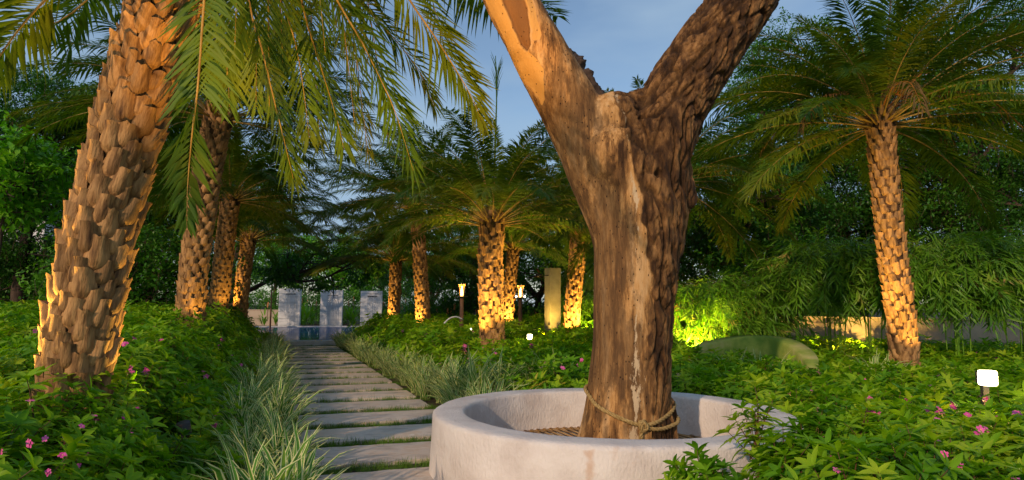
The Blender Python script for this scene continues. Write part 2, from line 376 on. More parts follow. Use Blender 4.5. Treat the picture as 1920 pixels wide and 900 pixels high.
def shrub_sprig(seed, mat, nw=4, H=0.22, L=0.092, W=0.0125, flat=0.9):
    rd = random.Random(seed); g = G()
    P = [Vector((0, 0, -0.12)), Vector((rd.uniform(-.01, .01), rd.uniform(-.01, .01), H * .5)), Vector((rd.uniform(-.02, .02), rd.uniform(-.02, .02), H))]
    g.tube(spline(P, 4), [0.0035, 0.003, 0.003, 0.002, 0.0015], 4, mi=1, cap=False)
    ps = spline(P, 20)
    for w in range(nw):
        t = 0.30 + 0.70 * w / (nw - 1); p = ps[int(t * 20)]
        k = rd.choice([5, 6, 7]) if w == nw - 1 else rd.choice([4, 5])
        for j in range(k):
            az = 2 * math.pi * (j + rd.uniform(-.2, .2)) / k + w * 1.1
            el = rd.uniform(0.1, 0.55) + (0.35 if w == nw - 1 else -0.05)
            l = L * rd.uniform(.75, 1.2) * (0.85 if w == nw - 1 else 1.05)
            M = Matrix.Translation(p) @ rotm(0, 0, az) @ rotm(el, 0, 0) @ rotm(0, rd.uniform(-.4, .4), 0)
            place(g, leaf_shape(l, W * rd.uniform(.85, 1.25), rd.uniform(.15, .5) * flat, 0.35), M)
    return g.mesh('shrub_sprig', [mat, M_stem])
lib('shrub', [shrub_sprig(i, M_shrub) for i in range(6)])
lib('shrub_dark', [shrub_sprig(20 + i, M_shrub_d) for i in range(5)])

def leaf_cluster(seed, mat, n=26, rad=0.28, L=0.10, W=0.028, hang=0.0):
    rd = random.Random(seed); g = G()
    for i in range(n):
        d = Vector((rd.gauss(0, 1), rd.gauss(0, 1), rd.gauss(0, .7))).normalized() * rad * rd.random() ** 0.5
        M = Matrix.Translation(d) @ rotm(0, 0, rd.uniform(0, 6.28)) @ rotm(rd.uniform(-.9, .5) - hang, rd.uniform(-.6, .6), 0)
        place(g, leaf_shape(L * rd.uniform(.7, 1.2), W * rd.uniform(.8, 1.2), rd.uniform(.1, .5), 0.2, 2), M)
    g.tube([(0, 0, -rad), (0, 0, 0), (rad * .4, 0, rad * .5)], [.006, .004, .002], 3, mi=1, cap=False)
    return g.mesh('leaf_cluster', [mat, M_bark])
lib('tree_leaf', [leaf_cluster(i, M_tree) for i in range(5)])
lib('tree_bright', [leaf_cluster(i + 9, M_treeb, 24, .28, .13, .036) for i in range(4)])
lib('tree_dark', [leaf_cluster(i + 18, M_treed, 44, .27, .085, .024) for i in range(5)])
lib('tree_hang', [leaf_cluster(i + 30, M_tree, 20, .30, .15, .045, .6) for i in range(4)])

def bamboo_spray(seed):
    rd = random.Random(seed); g = G()
    L = 0.55; P = spline([(0, 0, 0), (0, L * .5, .10), (0, L, -.12)], 12)
    g.tube(P[::3], [.004, .003, .003, .002, .001], 3, mi=1, cap=False)
    for i in range(18):
        p = P[int(2 + i * 10 / 18)]; sgn = 1 if i % 2 else -1
        M = Matrix.Translation(p) @ rotm(0, 0, sgn * rd.uniform(.3, 1.0)) @ rotm(rd.uniform(-.9, .25), rd.uniform(-.7, .7), 0)
        place(g, leaf_shape(rd.uniform(.16, .27), rd.uniform(.010, .016), rd.uniform(.1, .45), .3, 3), M)
    return g.mesh('bamboo_spray', [M_bamboo, M_stem])
lib('bamboo', [bamboo_spray(i) for i in range(6)])

def turf_tuft(seed):
    rd = random.Random(seed); g = G()
    for i in range(16):
        x, y = rd.uniform(-.035, .035), rd.uniform(-.035, .035); a = rd.uniform(0, 6.28); h = rd.uniform(.02, .05); w = .0016
        dx, dy = math.cos(a), math.sin(a); l = rd.uniform(.0, .03)
        g.add([(x - dx * w, y - dy * w, 0), (x + dx * w, y + dy * w, 0), (x - dy * l, y + dx * l, h)], [(0, 1, 2)])
    return g.mesh('turf_tuft', [M_turf])
lib('turf', [turf_tuft(i) for i in range(5)])

# ------------------------------------------------------------------ ground, path, pool
g = G()
g.add([(-300, -60, 0), (300, -60, 0), (300, 500, 0), (-300, 500, 0)], [(0, 1, 2, 3)])
tag(obj('ground', g.mesh('ground', [M_soil], False)), kind='structure')
g = G(); T0, T1 = 0.33, 2.03
g.add([pth(1.5, T0 - .25, .006), pth(1.5, T1 + .3, .006), pth(23, T1 + .3, .006), pth(23, T0 - .25, .006)], [(0, 1, 2, 3)])
path = tag(obj('garden_path', g.mesh('garden_path', [M_soil], False)), kind='structure')
GAP = [5.58 + 0.965 * k for k in range(-4, 18)]
def slab_mesh(seed):
    rd = random.Random(seed); nx, ny = 14, 6; W, D, T = 0.85, 0.352, 0.05; V = []; F = []
    for j in range(ny + 1):
        for i in range(nx + 1):
            x = -W + 2 * W * i / nx; y = -D + 2 * D * j / ny; z = 0.0
            if i in (0, nx): x += rd.uniform(-.006, .006)
            if j in (0, ny): y += rd.uniform(-.008, .008)
            z = rd.uniform(-.0015, .0015) - (0.006 if (i in (0, nx) or j in (0, ny)) else 0)
            V.append((x, y, z))
    F = [(j * (nx + 1) + i, j * (nx + 1) + i + 1, (j + 1) * (nx + 1) + i + 1, (j + 1) * (nx + 1) + i) for j in range(ny) for i in range(nx)]
    rim = [i for i in range(nx + 1)] + [j * (nx + 1) + nx for j in range(1, ny + 1)] + [ny * (nx + 1) + i for i in range(nx - 1, -1, -1)] + [j * (nx + 1) for j in range(ny - 1, 0, -1)]
    n = len(V)
    for r in rim: x, y, z = V[r]; V.append((x, y, -T))
    for k in range(len(rim)):
        a, b = rim[k], rim[(k + 1) % len(rim)]; F.append((a, n + k, n + (k + 1) % len(rim), b))
    me = mesh('slab', V, F, [M_slab], False); return me
slabs = [slab_mesh(i) for i in range(4)]
rd = random.Random(4)
for k in range(len(GAP) - 1):
    c = pth((GAP[k] + GAP[k + 1]) / 2, (T0 + T1) / 2, 0.045 + rd.uniform(-.004, .004))
    o = obj('slab', slabs[k % 4], path, loc=c, rot=(rd.uniform(-.004, .004), rd.uniform(-.003, .003), PA + rd.uniform(-.006, .006)))
P, RO_, S = [], [], []
for s0 in GAP:
    n = int(1.9 * 0.30 * (420 if s0 < 9 else 260))
    for i in range(n):
        t = rd.uniform(T0 - .15, T1 + .12); s = s0 + rd.uniform(-.15, .15) + 0.012 * math.sin(t * 9 + s0 * 5)
        P.append(pth(s, t, 0.012)); RO_.append((rd.uniform(-.2, .2), rd.uniform(-.2, .2), rd.uniform(0, 6.28))); S.append(rd.uniform(.9, 1.5) if rd.random() < .95 else 2.0)
tag(scatter('turf_joints', 'turf', P, RO_, S, rnd=rd), 'short green turf filling the joints between the pale path slabs', 'grass', kind='stuff')

def water_mat():
    m, nt, N, L, b = new_mat('pool_water')
    b.inputs['Base Color'].default_value = (0.03, 0.09, 0.20, 1); b.inputs['Roughness'].default_value = 0.04; b.inputs['IOR'].default_value = 1.22
    b.inputs['Specular IOR Level'].default_value = 0.4
    t = N.new('ShaderNodeTexCoord'); mp = N.new('ShaderNodeMapping'); mp.inputs['Scale'].default_value = (1, 0.5, 1); L.new(t.outputs['Object'], mp.inputs[0])
    n = N.new('ShaderNodeTexNoise'); n.inputs['Scale'].default_value = 2.2; n.inputs['Detail'].default_value = 3; L.new(mp.outputs[0], n.inputs['Vector'])
    bp = N.new('ShaderNodeBump'); bp.inputs['Strength'].default_value = 0.10; bp.inputs['Distance'].default_value = 0.012; L.new(n.outputs['Fac'], bp.inputs['Height']); L.new(bp.outputs[0], b.inputs['Normal'])
    df = N.new('ShaderNodeBsdfDiffuse'); df.inputs[0].default_value = (0.02, 0.06, 0.17, 1); ms = N.new('ShaderNodeMixShader'); ms.inputs[0].default_value = .5
    L.new(b.outputs[0], ms.inputs[1]); L.new(df.outputs[0], ms.inputs[2]); L.new(ms.outputs[0], N['Material Output'].inputs[0])
    return m
M_water = water_mat()
PX0, PX1 = -1.0, 6.2; S0, S1 = 23.35, 37.2
g = G(); g.add([pth(S0, PX0, .135), pth(S0, PX1, .135), pth(S1, PX1, .135), pth(S1, PX0, .135)], [(0, 1, 2, 3)])
tag(obj('pool_water', g.mesh('pool_water', [M_water], False)), kind='structure')
g = G(); M = Matrix.Rotation(PA, 4, 'Z')
# local x = t, y = s
g.box((PX0 - .4, S0 - .75, -.1), (PX1 + .4, S0, .15), M=M); g.box((PX0 - .4, S1, -.1), (PX1 + .4, S1 + .35, .17), M=M)
g.box((PX0 - .4, S0 + .002, -.1), (PX0, S1 - .002, .15), M=M); g.box((PX1, S0 + .002, -.1), (PX1 + .4, S1 - .002, .15), M=M)
co = tag(obj('pool_coping', g.mesh('pool_coping', [M_coping], False)), kind='structure')

# ------------------------------------------------------------------ waterfall panels
def panel_mat():
    m, nt, N, L, b = new_mat('panel_concrete')
    t = N.new('ShaderNodeTexCoord'); mp = N.new('ShaderNodeMapping'); mp.inputs['Scale'].default_value = (0.5, 0.5, 5); L.new(t.outputs['Object'], mp.inputs[0])
    oi = N.new('ShaderNodeObjectInfo'); ml = N.new('ShaderNodeMath'); ml.operation = 'MULTIPLY'; ml.inputs[1].default_value = 30; L.new(oi.outputs['Random'], ml.inputs[0]); L.new(ml.outputs[0], mp.inputs['Location'])
    n = N.new('ShaderNodeTexNoise'); n.inputs['Scale'].default_value = 1.6; n.inputs['Detail'].default_value = 8; n.inputs['Roughness'].default_value = .65; L.new(mp.outputs[0], n.inputs['Vector'])
    r = ramp(N, [(0.30, (0.22, 0.23, 0.26)), (0.42, (0.50, 0.54, 0.60)), (0.55, (0.64, 0.67, 0.72)), (0.75, (0.72, 0.73, 0.76))]); L.new(n.outputs['Fac'], r.inputs[0])
    L.new(r.outputs[0], b.inputs['Base Color']); b.inputs['Roughness'].default_value = .6
    return m
M_panel = panel_mat()
def ws_mat():
    m, nt, N, L, b = new_mat('falling_water')
    b.inputs['Base Color'].default_value = (.75, .8, .88, 1); b.inputs['Roughness'].default_value = .15; b.inputs['Transmission Weight'].default_value = .35
    return m
M_ws = ws_mat()
DP = 37.6
for k, (x0, x1, yt, yb, lab) in enumerate([(520.5, 560.5, 541, 613, 'grey stone waterfall panel nearest the beige wall, dripping into the pool'),
                                          (599, 640, 543.7, 613.5, 'grey stone waterfall panel between two others, water pouring from its slot'),
                                          (674.5, 714.5, 545.5, 614.5, 'grey stone waterfall panel beside the slender palm, end of the row')]):
    Dk = DP + 0.25 * k
    a = at(x0, yb, Dk); b_ = at(x1, yb, Dk); w = (b_ - a).length; z1 = at((x0 + x1) / 2, yt, Dk).z
    root = empty('waterfall_panel', ((a.x + b_.x) / 2, Dk + .02, 0), lab, 'water wall', 'stone waterfall panels behind the pool', rz=0.02)
    g = G(); g.box((-w / 2, 0, 0.0), (w / 2, .22, z1)); obj('stone_slab', g.mesh('stone_slab', [M_panel], False), root)
    zs = z1 - .33; g = G(); g.box((-w * .17, -.05, zs), (w * .28, .003, zs + .045)); obj('spout', g.mesh('spout', [M_dark], False), root)
    g = G(); rw = random.Random(k)
    nst = [7, 13, 6][k]
    for i in range(nst):
        x = -w * .16 + w * .43 * i / (nst - 1) + rw.uniform(-.01, .01); zb = .14 if rw.random() < .75 else rw.uniform(.4, 1.4)
        g.tube([(x, -.05, zs + .02), (x, -.10, zs - .1), (x + rw.uniform(-.02, .02), -.14, zs * .6), (x + rw.uniform(-.03, .03), -.16, zb)], [.015 * [.7, 1, .6][k], .014, .012, .010], 4, cap=False)
    obj('water_stream', g.mesh('water_stream', [M_ws]), root)
    g = G()
    for i in range(26):
        x = rw.uniform(-w * .35, w * .35); g.tube([(x, -.22 + rw.uniform(-.12, .1), .137), (x + .02, -.22, .137 + rw.uniform(.01, .05))], [.02, .004], 5)
    tag(obj('splash', g.mesh('splash', [M_white]), root), kind='stuff')

# ------------------------------------------------------------------ planter ring with grate
root_ring = empty('tree_planter', (RC.x, RC.y, 0), 'round pale pink plaster planter wall around the big forked trunk', 'planter')
prof = [(RO + .02, 0.0), (RO + .012, .08), (RO + .008, .2), (RO + .002, .33), (RO - .002, RH - .035), (RO - .010, RH - .012), (RO - .030, RH - .001), (RO - .09, RH + .001), (RO - .2, RH), (RI + .035, RH), (RI + .012, RH - .008), (RI + .002, RH - .03), (RI, .3), (RI, .15), (RI, 0.0)]
n = 160; V = []; F = []; stain = []
for i in range(n):
    a = 2 * math.pi * i / n
    for j, (r, z) in enumerate(prof):
        wob = 0.006 * noise.noise(Vector((math.cos(a) * 3, math.sin(a) * 3, z * 4))) + 0.003 * noise.noise(Vector((math.cos(a) * 14, math.sin(a) * 14, z * 14)))
        rr = r + wob; zz = z + (wob * .7 if z > .3 else 0)
        V.append((math.cos(a) * rr, math.sin(a) * rr, zz))
        s_ = 0
        ad = math.degrees(a)
        if j < 7:   # outer face stains: narrow drip and blotches
            s_ = max(0, .55 - abs(ad - 256.2) / 1.6 * .4) if z < RH - .03 else 0
            s_ = max(s_, (.38 - abs(ad - 262.5) / 1.5 * .3) if z > .33 else 0, (.33 - abs(ad - 268) / 2 * .3) if z > .36 else 0)
        elif 7 <= j <= 9: s_ = .12
        stain.append(s_)
m = len(prof)
F = [(i * m + j, ((i + 1) % n) * m + j, ((i + 1) % n) * m + j + 1, i * m + j + 1) for i in range(n) for j in range(m - 1)]
me = mesh('planter_wall', V, F, [M_ring]); me.attributes.new('stain', 'FLOAT', 'POINT').data.foreach_set('value', stain)
obj('planter_wall', me, root_ring)
g = G(); g.tube([(0, 0, .0), (0, 0, .012)], [RI - .002, RI - .002], 48); obj('soil_bed', g.mesh('soil_bed', [M_soil], False), root_ring)
grate = empty('tree_grate', (RC.x, RC.y, 0.115), 'slatted brown grate lying inside the planter around the trunk foot', 'grate')
TB = Vector((at(1170, 822, 5.6).x - RC.x, 5.6 - RC.y))
ga = PA + R(3); gd = Vector((-math.sin(ga), math.cos(ga))); gr = Vector((math.cos(ga), math.sin(ga)))
rg = random.Random(2); lat = -1.2
while lat < 1.21:
    half = math.sqrt(max(0, (RI - .035) ** 2 - lat * lat)); segs = [(-half, half)]
    tl, ts = TB.dot(gr), TB.dot(gd); q = 0.47 ** 2 - (lat - tl) ** 2
    if q > 0: q = math.sqrt(q); segs = [(-half, ts - q), (ts + q, half)]
    for a0, a1 in segs:
        if a1 - a0 < .06: continue
        g = G(); w = .0165
        A = gr * lat + gd * a0; B = gr * lat + gd * a1
        g.tube([(A.x, A.y, .03), ((A.x + B.x) / 2, (A.y + B.y) / 2, .03 + rg.uniform(-.003, .003)), (B.x, B.y, .03)], [w, w, w], 6); g.V = [(x_, y_, .03 + (z_ - .03) * .45) for x_, y_, z_ in g.V]
        obj('slat', g.mesh('slat', [M_grate]), grate)
    lat += .072
for nm, rr, cx, cy in (('outer_rim', RI - .03, 0, 0), ('inner_rim', .47, TB.x, TB.y)):
    g = G(); K = 64; P = [(cx + math.cos(2 * math.pi * i / K) * rr, cy + math.sin(2 * math.pi * i / K) * rr, .012) for i in range(K + 1)]
    g.tube(P, .016, 6, cap=False); obj(nm, g.mesh(nm, [M_grate]), grate)

# ------------------------------------------------------------------ big forked tree
TD = 5.6
def tp(px, py, dy=0): return at(px, py, TD + dy)
K = TD / FPX
def build_big_tree():
    g = G()
    def tb(pts, n=28):
        P = [tp(x, y, d) for x, y, r, d in pts]; Rr = [r * K * (1 + d / TD) for x, y, r, d in pts]
        m = 6 * (len(P) - 1); Q = spline(P, m); rr = [interp(i / m * (len(P) - 1), range(len(P)), Rr) for i in range(m + 1)]
        g.tube(Q, rr, n)
    tb([(1150, 905, 98, 0), (1158, 870, 90, 0), (1166, 830, 81, 0), (1176, 745, 75, 0), (1184, 650, 72, 0), (1188, 560, 74, 0), (1193, 470, 80, 0), (1197, 400, 82, 0), (1198, 345, 80, 0)])
    tb([(1165, 470, 50, 0), (1155, 400, 58, 0), (1126, 325, 61, .02), (1088, 240, 60, .03), (1044, 160, 56, .0), (1000, 80, 53, -.05), (958, 0, 51, -.1), (900, -120, 47, -.15), (830, -290, 43, -.2), (740, -520, 36, -.3)])
    tb([(1215, 470, 62, 0), (1222, 400, 66, 0), (1221, 335, 69, 0), (1235, 262, 69, 0), (1270, 182, 65, .05), (1322, 100, 63, .1), (1380, 20, 61, .15), (1445, -80, 56, .2), (1540, -240, 50, .3), (1640, -460, 42, .4)])
    def blob(x, y, r, d=0):
        c = tp(x, y, d); rr = r * K; Vs = []; n_ = 12
        P = [c + Vector((0, 0, rr * math.cos(math.pi * (i + .2) / (n_ + .4)))) for i in range(n_ + 1)]
        g.tube(P, [rr * math.sin(math.pi * (i + .2) / (n_ + .4)) for i in range(n_ + 1)], 20)
    blob(1112, 219, 44, .04); blob(1135, 222, 46, .05); blob(1160, 221, 46, .05); blob(1180, 217, 46, .06); blob(1200, 214, 46, .06); blob(1150, 232, 60, .0); blob(1168, 238, 58, .05); blob(1130, 230, 50, .05); blob(1150, 300, 80, .0); blob(1180, 330, 85, .02);
    blob(1270, 352, 32); blob(1282, 370, 24); blob(1262, 388, 34); blob(1276, 320, 22)
    tb([(1215, 860, 60, .0), (1222, 745, 38, .02)])
    me = g.mesh('tmp', [])
    o = bpy.data.objects.new('tmp', me); COL.objects.link(o)
    md = o.modifiers.new('r', 'REMESH'); md.mode = 'VOXEL'; md.voxel_size = 0.0125
    md2 = o.modifiers.new('s', 'SMOOTH'); md2.iterations = 12; md2.factor = .5
    dg = bpy.context.evaluated_depsgraph_get(); ev = o.evaluated_get(dg); m2 = bpy.data.meshes.new_from_object(ev)
    bpy.data.objects.remove(o); bpy.data.meshes.remove(me)
    nV = len(m2.vertices); co = np.empty(nV * 3, np.float32); m2.vertices.foreach_get('co', co); co = co.reshape(-1, 3)
    nr = np.array([v.normal[:] for v in m2.vertices])
    # surface map of the tree front: (u, v) in centimetre-like units measured on the tree itself
    IM = CM.transposed()
    def uvof(c):
        d = IM @ (Vector(c) - EYE); return 960 + FPX * d.x / -d.z, 450 - FPX * d.y / -d.z
    bx = [-600, 100, 170, 230, 300, 400, 470, 560, 650, 760, 900]; by = [1400, 1150, 1146, 1164, 1186, 1206, 1214, 1222, 1216, 1222, 1222]
    px_ = [0, 170, 215, 300, 360, 450, 540, 640, 690, 740, 800, 900]; pxx = [1150, 1150, 1172, 1178, 1190, 1196, 1188, 1194, 1200, 1192, 1194, 1190]; pw = [0, 10, 2, 1, 4, 2, 0.5, 3, 11, 17, 14, 12]
    A_b, A_p, A_w, A_h, A_c = (np.zeros(nV, np.float32) for _ in range(5))
    for i in range(nV):
        c = co[i]; u, v = uvof(c); front = nr[i][1] < 0.35
        q = Vector(c)
        wig = 14 * noise.noise(q * 5) + 7 * noise.noise(q * 14)
        b = (u + wig - float(np.interp(v, bx, by))) / 12.0
        if v < 168: b = (u + wig - 1150) / 12.0
        A_b[i] = min(max(b, -1), 1) * .5 + .5
        if not front: A_b[i] = min(1, A_b[i] + .35)
        if front:
            wp = float(np.interp(v, px_, pw)); cx = float(np.interp(v, px_, pxx))
            A_p[i] = max(0, 1 - abs(u + wig * .5 - cx) / max(wp, 1) * .5) if v > 176 else 0
            # peeled, orange wood on the limb: long strip
            cx = float(np.interp(v, [-150, 0, 60, 130, 185, 200], [890, 925, 950, 992, 1016, 1018])); wp = float(np.interp(v, [-150, 0, 60, 95, 130, 165, 190, 200], [20, 16, 14, 22, 26, 16, 5, 0]))
            A_w[i] = max(0, min(1, (wp - abs(u + wig * .35 - cx)) / 8 + .5)) if v < 198 else 0
            cx = float(np.interp(v, [-150, 0, 60], [960, 992, 1008])); 
            if v < 75: A_w[i] = max(A_w[i], min(1, (7 - abs(u + wig * .3 - cx)) / 6 + .5))
            cx = float(np.interp(v, [-150, 0, 50, 98], [925, 962, 978, 988])); wp = float(np.interp(v, [-150, 0, 50, 85, 98], [24, 24, 20, 12, 0]))
            A_h[i] = max(0, min(1, (wp - abs(u + wig * .25 - cx)) / 9 + .3)) if v < 100 else 0
        bark = A_b[i]
        stp = Vector((q.x * 9, q.y * 9, q.z * 2.2))
        if q.z > 2.9 and u > 1190: 
            ax = Vector((.62, 0, .78)); al = q.dot(ax); stp = (q - ax * al) * 11 + ax * al * 3.2
        rid = abs(noise.noise(stp)) ; rid2 = abs(noise.noise(stp * 2.3 + Vector((3, 1, 7))))
        ck = 1 - sstep(0, .16, rid); ck2 = 1 - sstep(0, .15, rid2)
        A_c[i] = bark * max(ck, .6 * ck2)
        d = bark * (.008 - .034 * ck - .018 * ck2 + .014 * noise.noise(q * 11))
        d += (1 - bark) * (.006 * noise.noise(stp * .8) + .002 * noise.noise(stp * 3))
        d += .012 * noise.noise(q * 2.5)
        d -= .045 * sstep(.2, .9, A_h[i]); d -= .008 * A_w[i]
        if front: d -= .006 * A_p[i]
        co[i] = c + nr[i] * d
    m2.vertices.foreach_set('co', co.ravel())
    for nme, arr in (('bark', A_b), ('pale', A_p), ('peel', A_w), ('hollow', A_h), ('crack', A_c)):
        m2.attributes.new(nme, 'FLOAT', 'POINT').data.foreach_set('value', arr)
    m2.polygons.foreach_set('use_smooth', [True] * len(m2.polygons)); m2.update(); m2.name = 'trunk'
    return m2
def big_tree_mat():
    m, nt, N, L, b = new_mat('old_trunk')
    t = N.new('ShaderNodeTexCoord')
    def attr(n): a = N.new('ShaderNodeAttribute'); a.attribute_name = n; return a.outputs['Fac']
    def nse(sc_, det, st_=(1, 1, 1), ro=.6):
        mp = N.new('ShaderNodeMapping'); mp.inputs['Scale'].default_value = st_; L.new(t.outputs['Object'], mp.inputs[0])
        n = N.new('ShaderNodeTexNoise'); n.inputs['Scale'].default_value = sc_; n.inputs['Detail'].default_value = det; n.inputs['Roughness'].default_value = ro
        L.new(mp.outputs[0], n.inputs['Vector']); return n.outputs['Fac']
    def math_(op, a, b_, c=None):
        x = N.new('ShaderNodeMath'); x.operation = op
        for i, q in enumerate((a, b_, c)):
            if q is None: continue
            if hasattr(q, 'links'): L.new(q, x.inputs[i])
            else: x.inputs[i].default_value = q
        return x.outputs[0]
    def mix(f, a, b_):
        x = N.new('ShaderNodeMixRGB'); L.new(f, x.inputs[0])
        for i, q in ((1, a), (2, b_)):
            if hasattr(q, 'links'): L.new(q, x.inputs[i])
            else: x.inputs[i].default_value = rgb(q)
        return x.outputs[0]
    def thr(v, a, b_):
        r = ramp(N, [(a, (0, 0, 0)), (b_, (1, 1, 1))]); L.new(v, r.inputs[0]); return r.outputs[0]
    streak = nse(7.5, 10, (1, 1, .12), .78); fine = nse(26, 6, (1, 1, .25), .7); blot = nse(3.2, 8, (1, 1, .4), .7)
    rw = ramp(N, [(.38, (.05, .022, .008)), (.455, (.25, .12, .038)), (.51, (.50, .265, .09)), (.60, (.60, .37, .17))]); L.new(streak, rw.inputs[0])
    dk = mix(thr(blot, .45, .53), rw.outputs[0], (.11, .058, .024))
    half = math_('MULTIPLY', thr(fine, .3, .7), .55)
    wood = mix(half, dk, rw.outputs[0])
    rb = ramp(N, [(.34, (.035, .018, .010)), (.47, (.12, .056, .020)), (.56, (.31, .155, .054)), (.66, (.52, .27, .095))]); L.new(nse(9, 9, (1, 1, .4), .7), rb.inputs[0])
    crk = math_('MULTIPLY', attr('crack'), .75); rbc = mix(crk, rb.outputs[0], (.022, .012, .007))
    bark_f = thr(math_('ADD', attr('bark'), math_('MULTIPLY_ADD', fine, .5, -.25)), .42, .58)
    c = mix(bark_f, wood, rbc)
    pale_f = thr(math_('ADD', attr('pale'), math_('MULTIPLY_ADD', nse(14, 9, (1, 1, .22), .8), 3.8, -2.15)), .50, .62)
    c = mix(pale_f, c, (.56, .42, .26))
    peel_f = thr(math_('ADD', attr('peel'), math_('MULTIPLY_ADD', fine, .6, -.3)), .45, .6)
    c = mix(peel_f, c, mix(streak, (.52, .27, .07), (.62, .36, .12)))
    hol_f = thr(math_('ADD', attr('hollow'), math_('MULTIPLY_ADD', fine, .4, -.2)), .35, .6)
    c = mix(hol_f, c, mix(streak, (.11, .05, .02), (.30, .14, .045)))
    # worm holes
    mp = N.new('ShaderNodeMapping'); mp.inputs['Scale'].default_value = (9, 9, 4.5); L.new(t.outputs['Object'], mp.inputs[0])
    vo = N.new('ShaderNodeTexVoronoi'); L.new(mp.outputs[0], vo.inputs['Vector'])
    hole = thr(vo.outputs['Distance'], .13, .19); inv = math_('SUBTRACT', 1.0, hole)
    sx = N.new('ShaderNodeSeparateXYZ'); L.new(vo.outputs['Color'], sx.inputs[0]); inv = math_('MULTIPLY', inv, math_('GREATER_THAN', sx.outputs[0], .66))
    inv = math_('MULTIPLY', inv, math_('SUBTRACT', 1.0, bark_f))
    c = mix(inv, c, (.02, .01, .006))
    L.new(c, b.inputs['Base Color']); b.inputs['Roughness'].default_value = .8; b.inputs['Specular IOR Level'].default_value = .25
    hb = math_('MULTIPLY', nse(16, 10, (1, 1, .3), .8), math_('MULTIPLY_ADD', bark_f, .8, .25))
    hb = math_('SUBTRACT', hb, math_('MULTIPLY', inv, .6))
    bp = N.new('ShaderNodeBump'); bp.inputs['Strength'].default_value = 1.0; bp.inputs['Distance'].default_value = .04
    L.new(hb, bp.inputs['Height']); L.new(bp.outputs[0], b.inputs['Normal'])
    return m
M_old = big_tree_mat()
tm = build_big_tree(); tm.materials.clear(); tm.materials.append(M_old)
big = empty('forked_tree', (0, 0, 0), 'massive bare brown trunk forking into two thick limbs inside the round planter', 'tree')
big.location = (tp(1170, 822).x, TD, 0)
tr_o = obj('trunk', tm, big); tr_o.location = -big.location
bvh = BVHTree.FromPolygons([v.co[:] for v in tm.vertices], [p.vertices[:] for p in tm.polygons])
# dark flap of old bark behind the left limb
g = G(); rf = random.Random(5)
P = spline([tp(1046, 88, .14), tp(1062, 102, .16), tp(1078, 124, .17), tp(1094, 146, .16), tp(1112, 166, .12), tp(1134, 182, .08)], 60)
g.tube(P, [.012 + .062 * math.sin(math.pi * (i + 1) / 62) ** .6 for i in range(61)], 18)
for i in range(len(g.V)):
    q = Vector(g.V[i]); c = P[min(60, i // 18)]; k = 1 + .75 * noise.noise(q * 16) + .4 * noise.noise(q * 38); g.V[i] = tuple(c + (q - c) * max(.3, k))
fl = obj('bark_flap', g.mesh('bark_flap', [M_bark]), big); fl.location = -big.location

# rope
def rope_geo(P, r=.0095, turns=42):
    g = G(); Q = spline(P, max(40, int(len(P) * 10))); m = len(Q)
    L_ = sum((Q[i + 1] - Q[i]).length for i in range(m - 1)); step = L_ / (m - 1)
    for s in range(3):
        W = []; A = None
        for i in range(m):
            T = (Q[min(i + 1, m - 1)] - Q[max(0, i - 1)]).normalized()
            if A is None: A = T.orthogonal().normalized()
            A = (A - T * A.dot(T)).normalized(); B = T.cross(A); a = i * step * turns + s * 2.094
            W.append(Q[i] + (A * math.cos(a) + B * math.sin(a)) * r * .95)
        g.tube(W, r * .95, 6)
    return g
def on_trunk(az, z, off=.016):
    c = Vector((tp(1178, 770).x, TD, z)); d = Vector((math.sin(az), -math.cos(az), 0))   # az 0 faces the camera, positive to +X
    h = bvh.ray_cast(c + d * 1.5, -d)
    return (h[0] if h[0] is not None else c + d * .35) + d * off
rope = empty('rope', on_trunk(.15, .33), 'twisted yellow rope tied in a knot round the forked trunk near its foot', 'rope')
def zf(py): return at(1175, py, TD - .33).z
zk = zf(797)
loop = [on_trunk(a, z) for a, z in [(.12, zk), (-.15, zf(790)), (-.5, zf(778)), (-.9, zf(764)), (-1.3, zf(748)), (-1.7, zf(738)), (-2.4, zf(738)), (3.14, zf(748)), (2.4, zf(756)), (1.8, zf(765)), (1.35, zf(775)), (.95, zf(786)), (.5, zf(793)), (.2, zk)]]
loop2 = [on_trunk(a, z, o_) for a, z, o_ in [(.12, zk - .01, .02), (.5, zk - .035, .02), (.9, zk - .035, .02), (1.35, zk - .01, .018), (1.8, zk + .02, .016), (2.4, zk + .05, .016)]]
tail = [on_trunk(.12, zk, .03), on_trunk(.1, zk - .05, .025), on_trunk(.09, zk - .11, .016), on_trunk(.1, zk - .2, .014)]
knot = [on_trunk(.05, zk + .03, .02), on_trunk(.16, zk + .02, .045), on_trunk(.2, zk - .02, .04), on_trunk(.1, zk - .03, .035), on_trunk(.08, zk + .02, .045), on_trunk(.18, zk + .035, .02)]
for nm, pts in (('rope_loop', loop), ('rope_loop', loop2), ('rope_tail', tail), ('knot', knot)):
    ro = obj(nm, rope_geo(pts).mesh(nm, [M_rope]), rope); ro.location = -rope.location

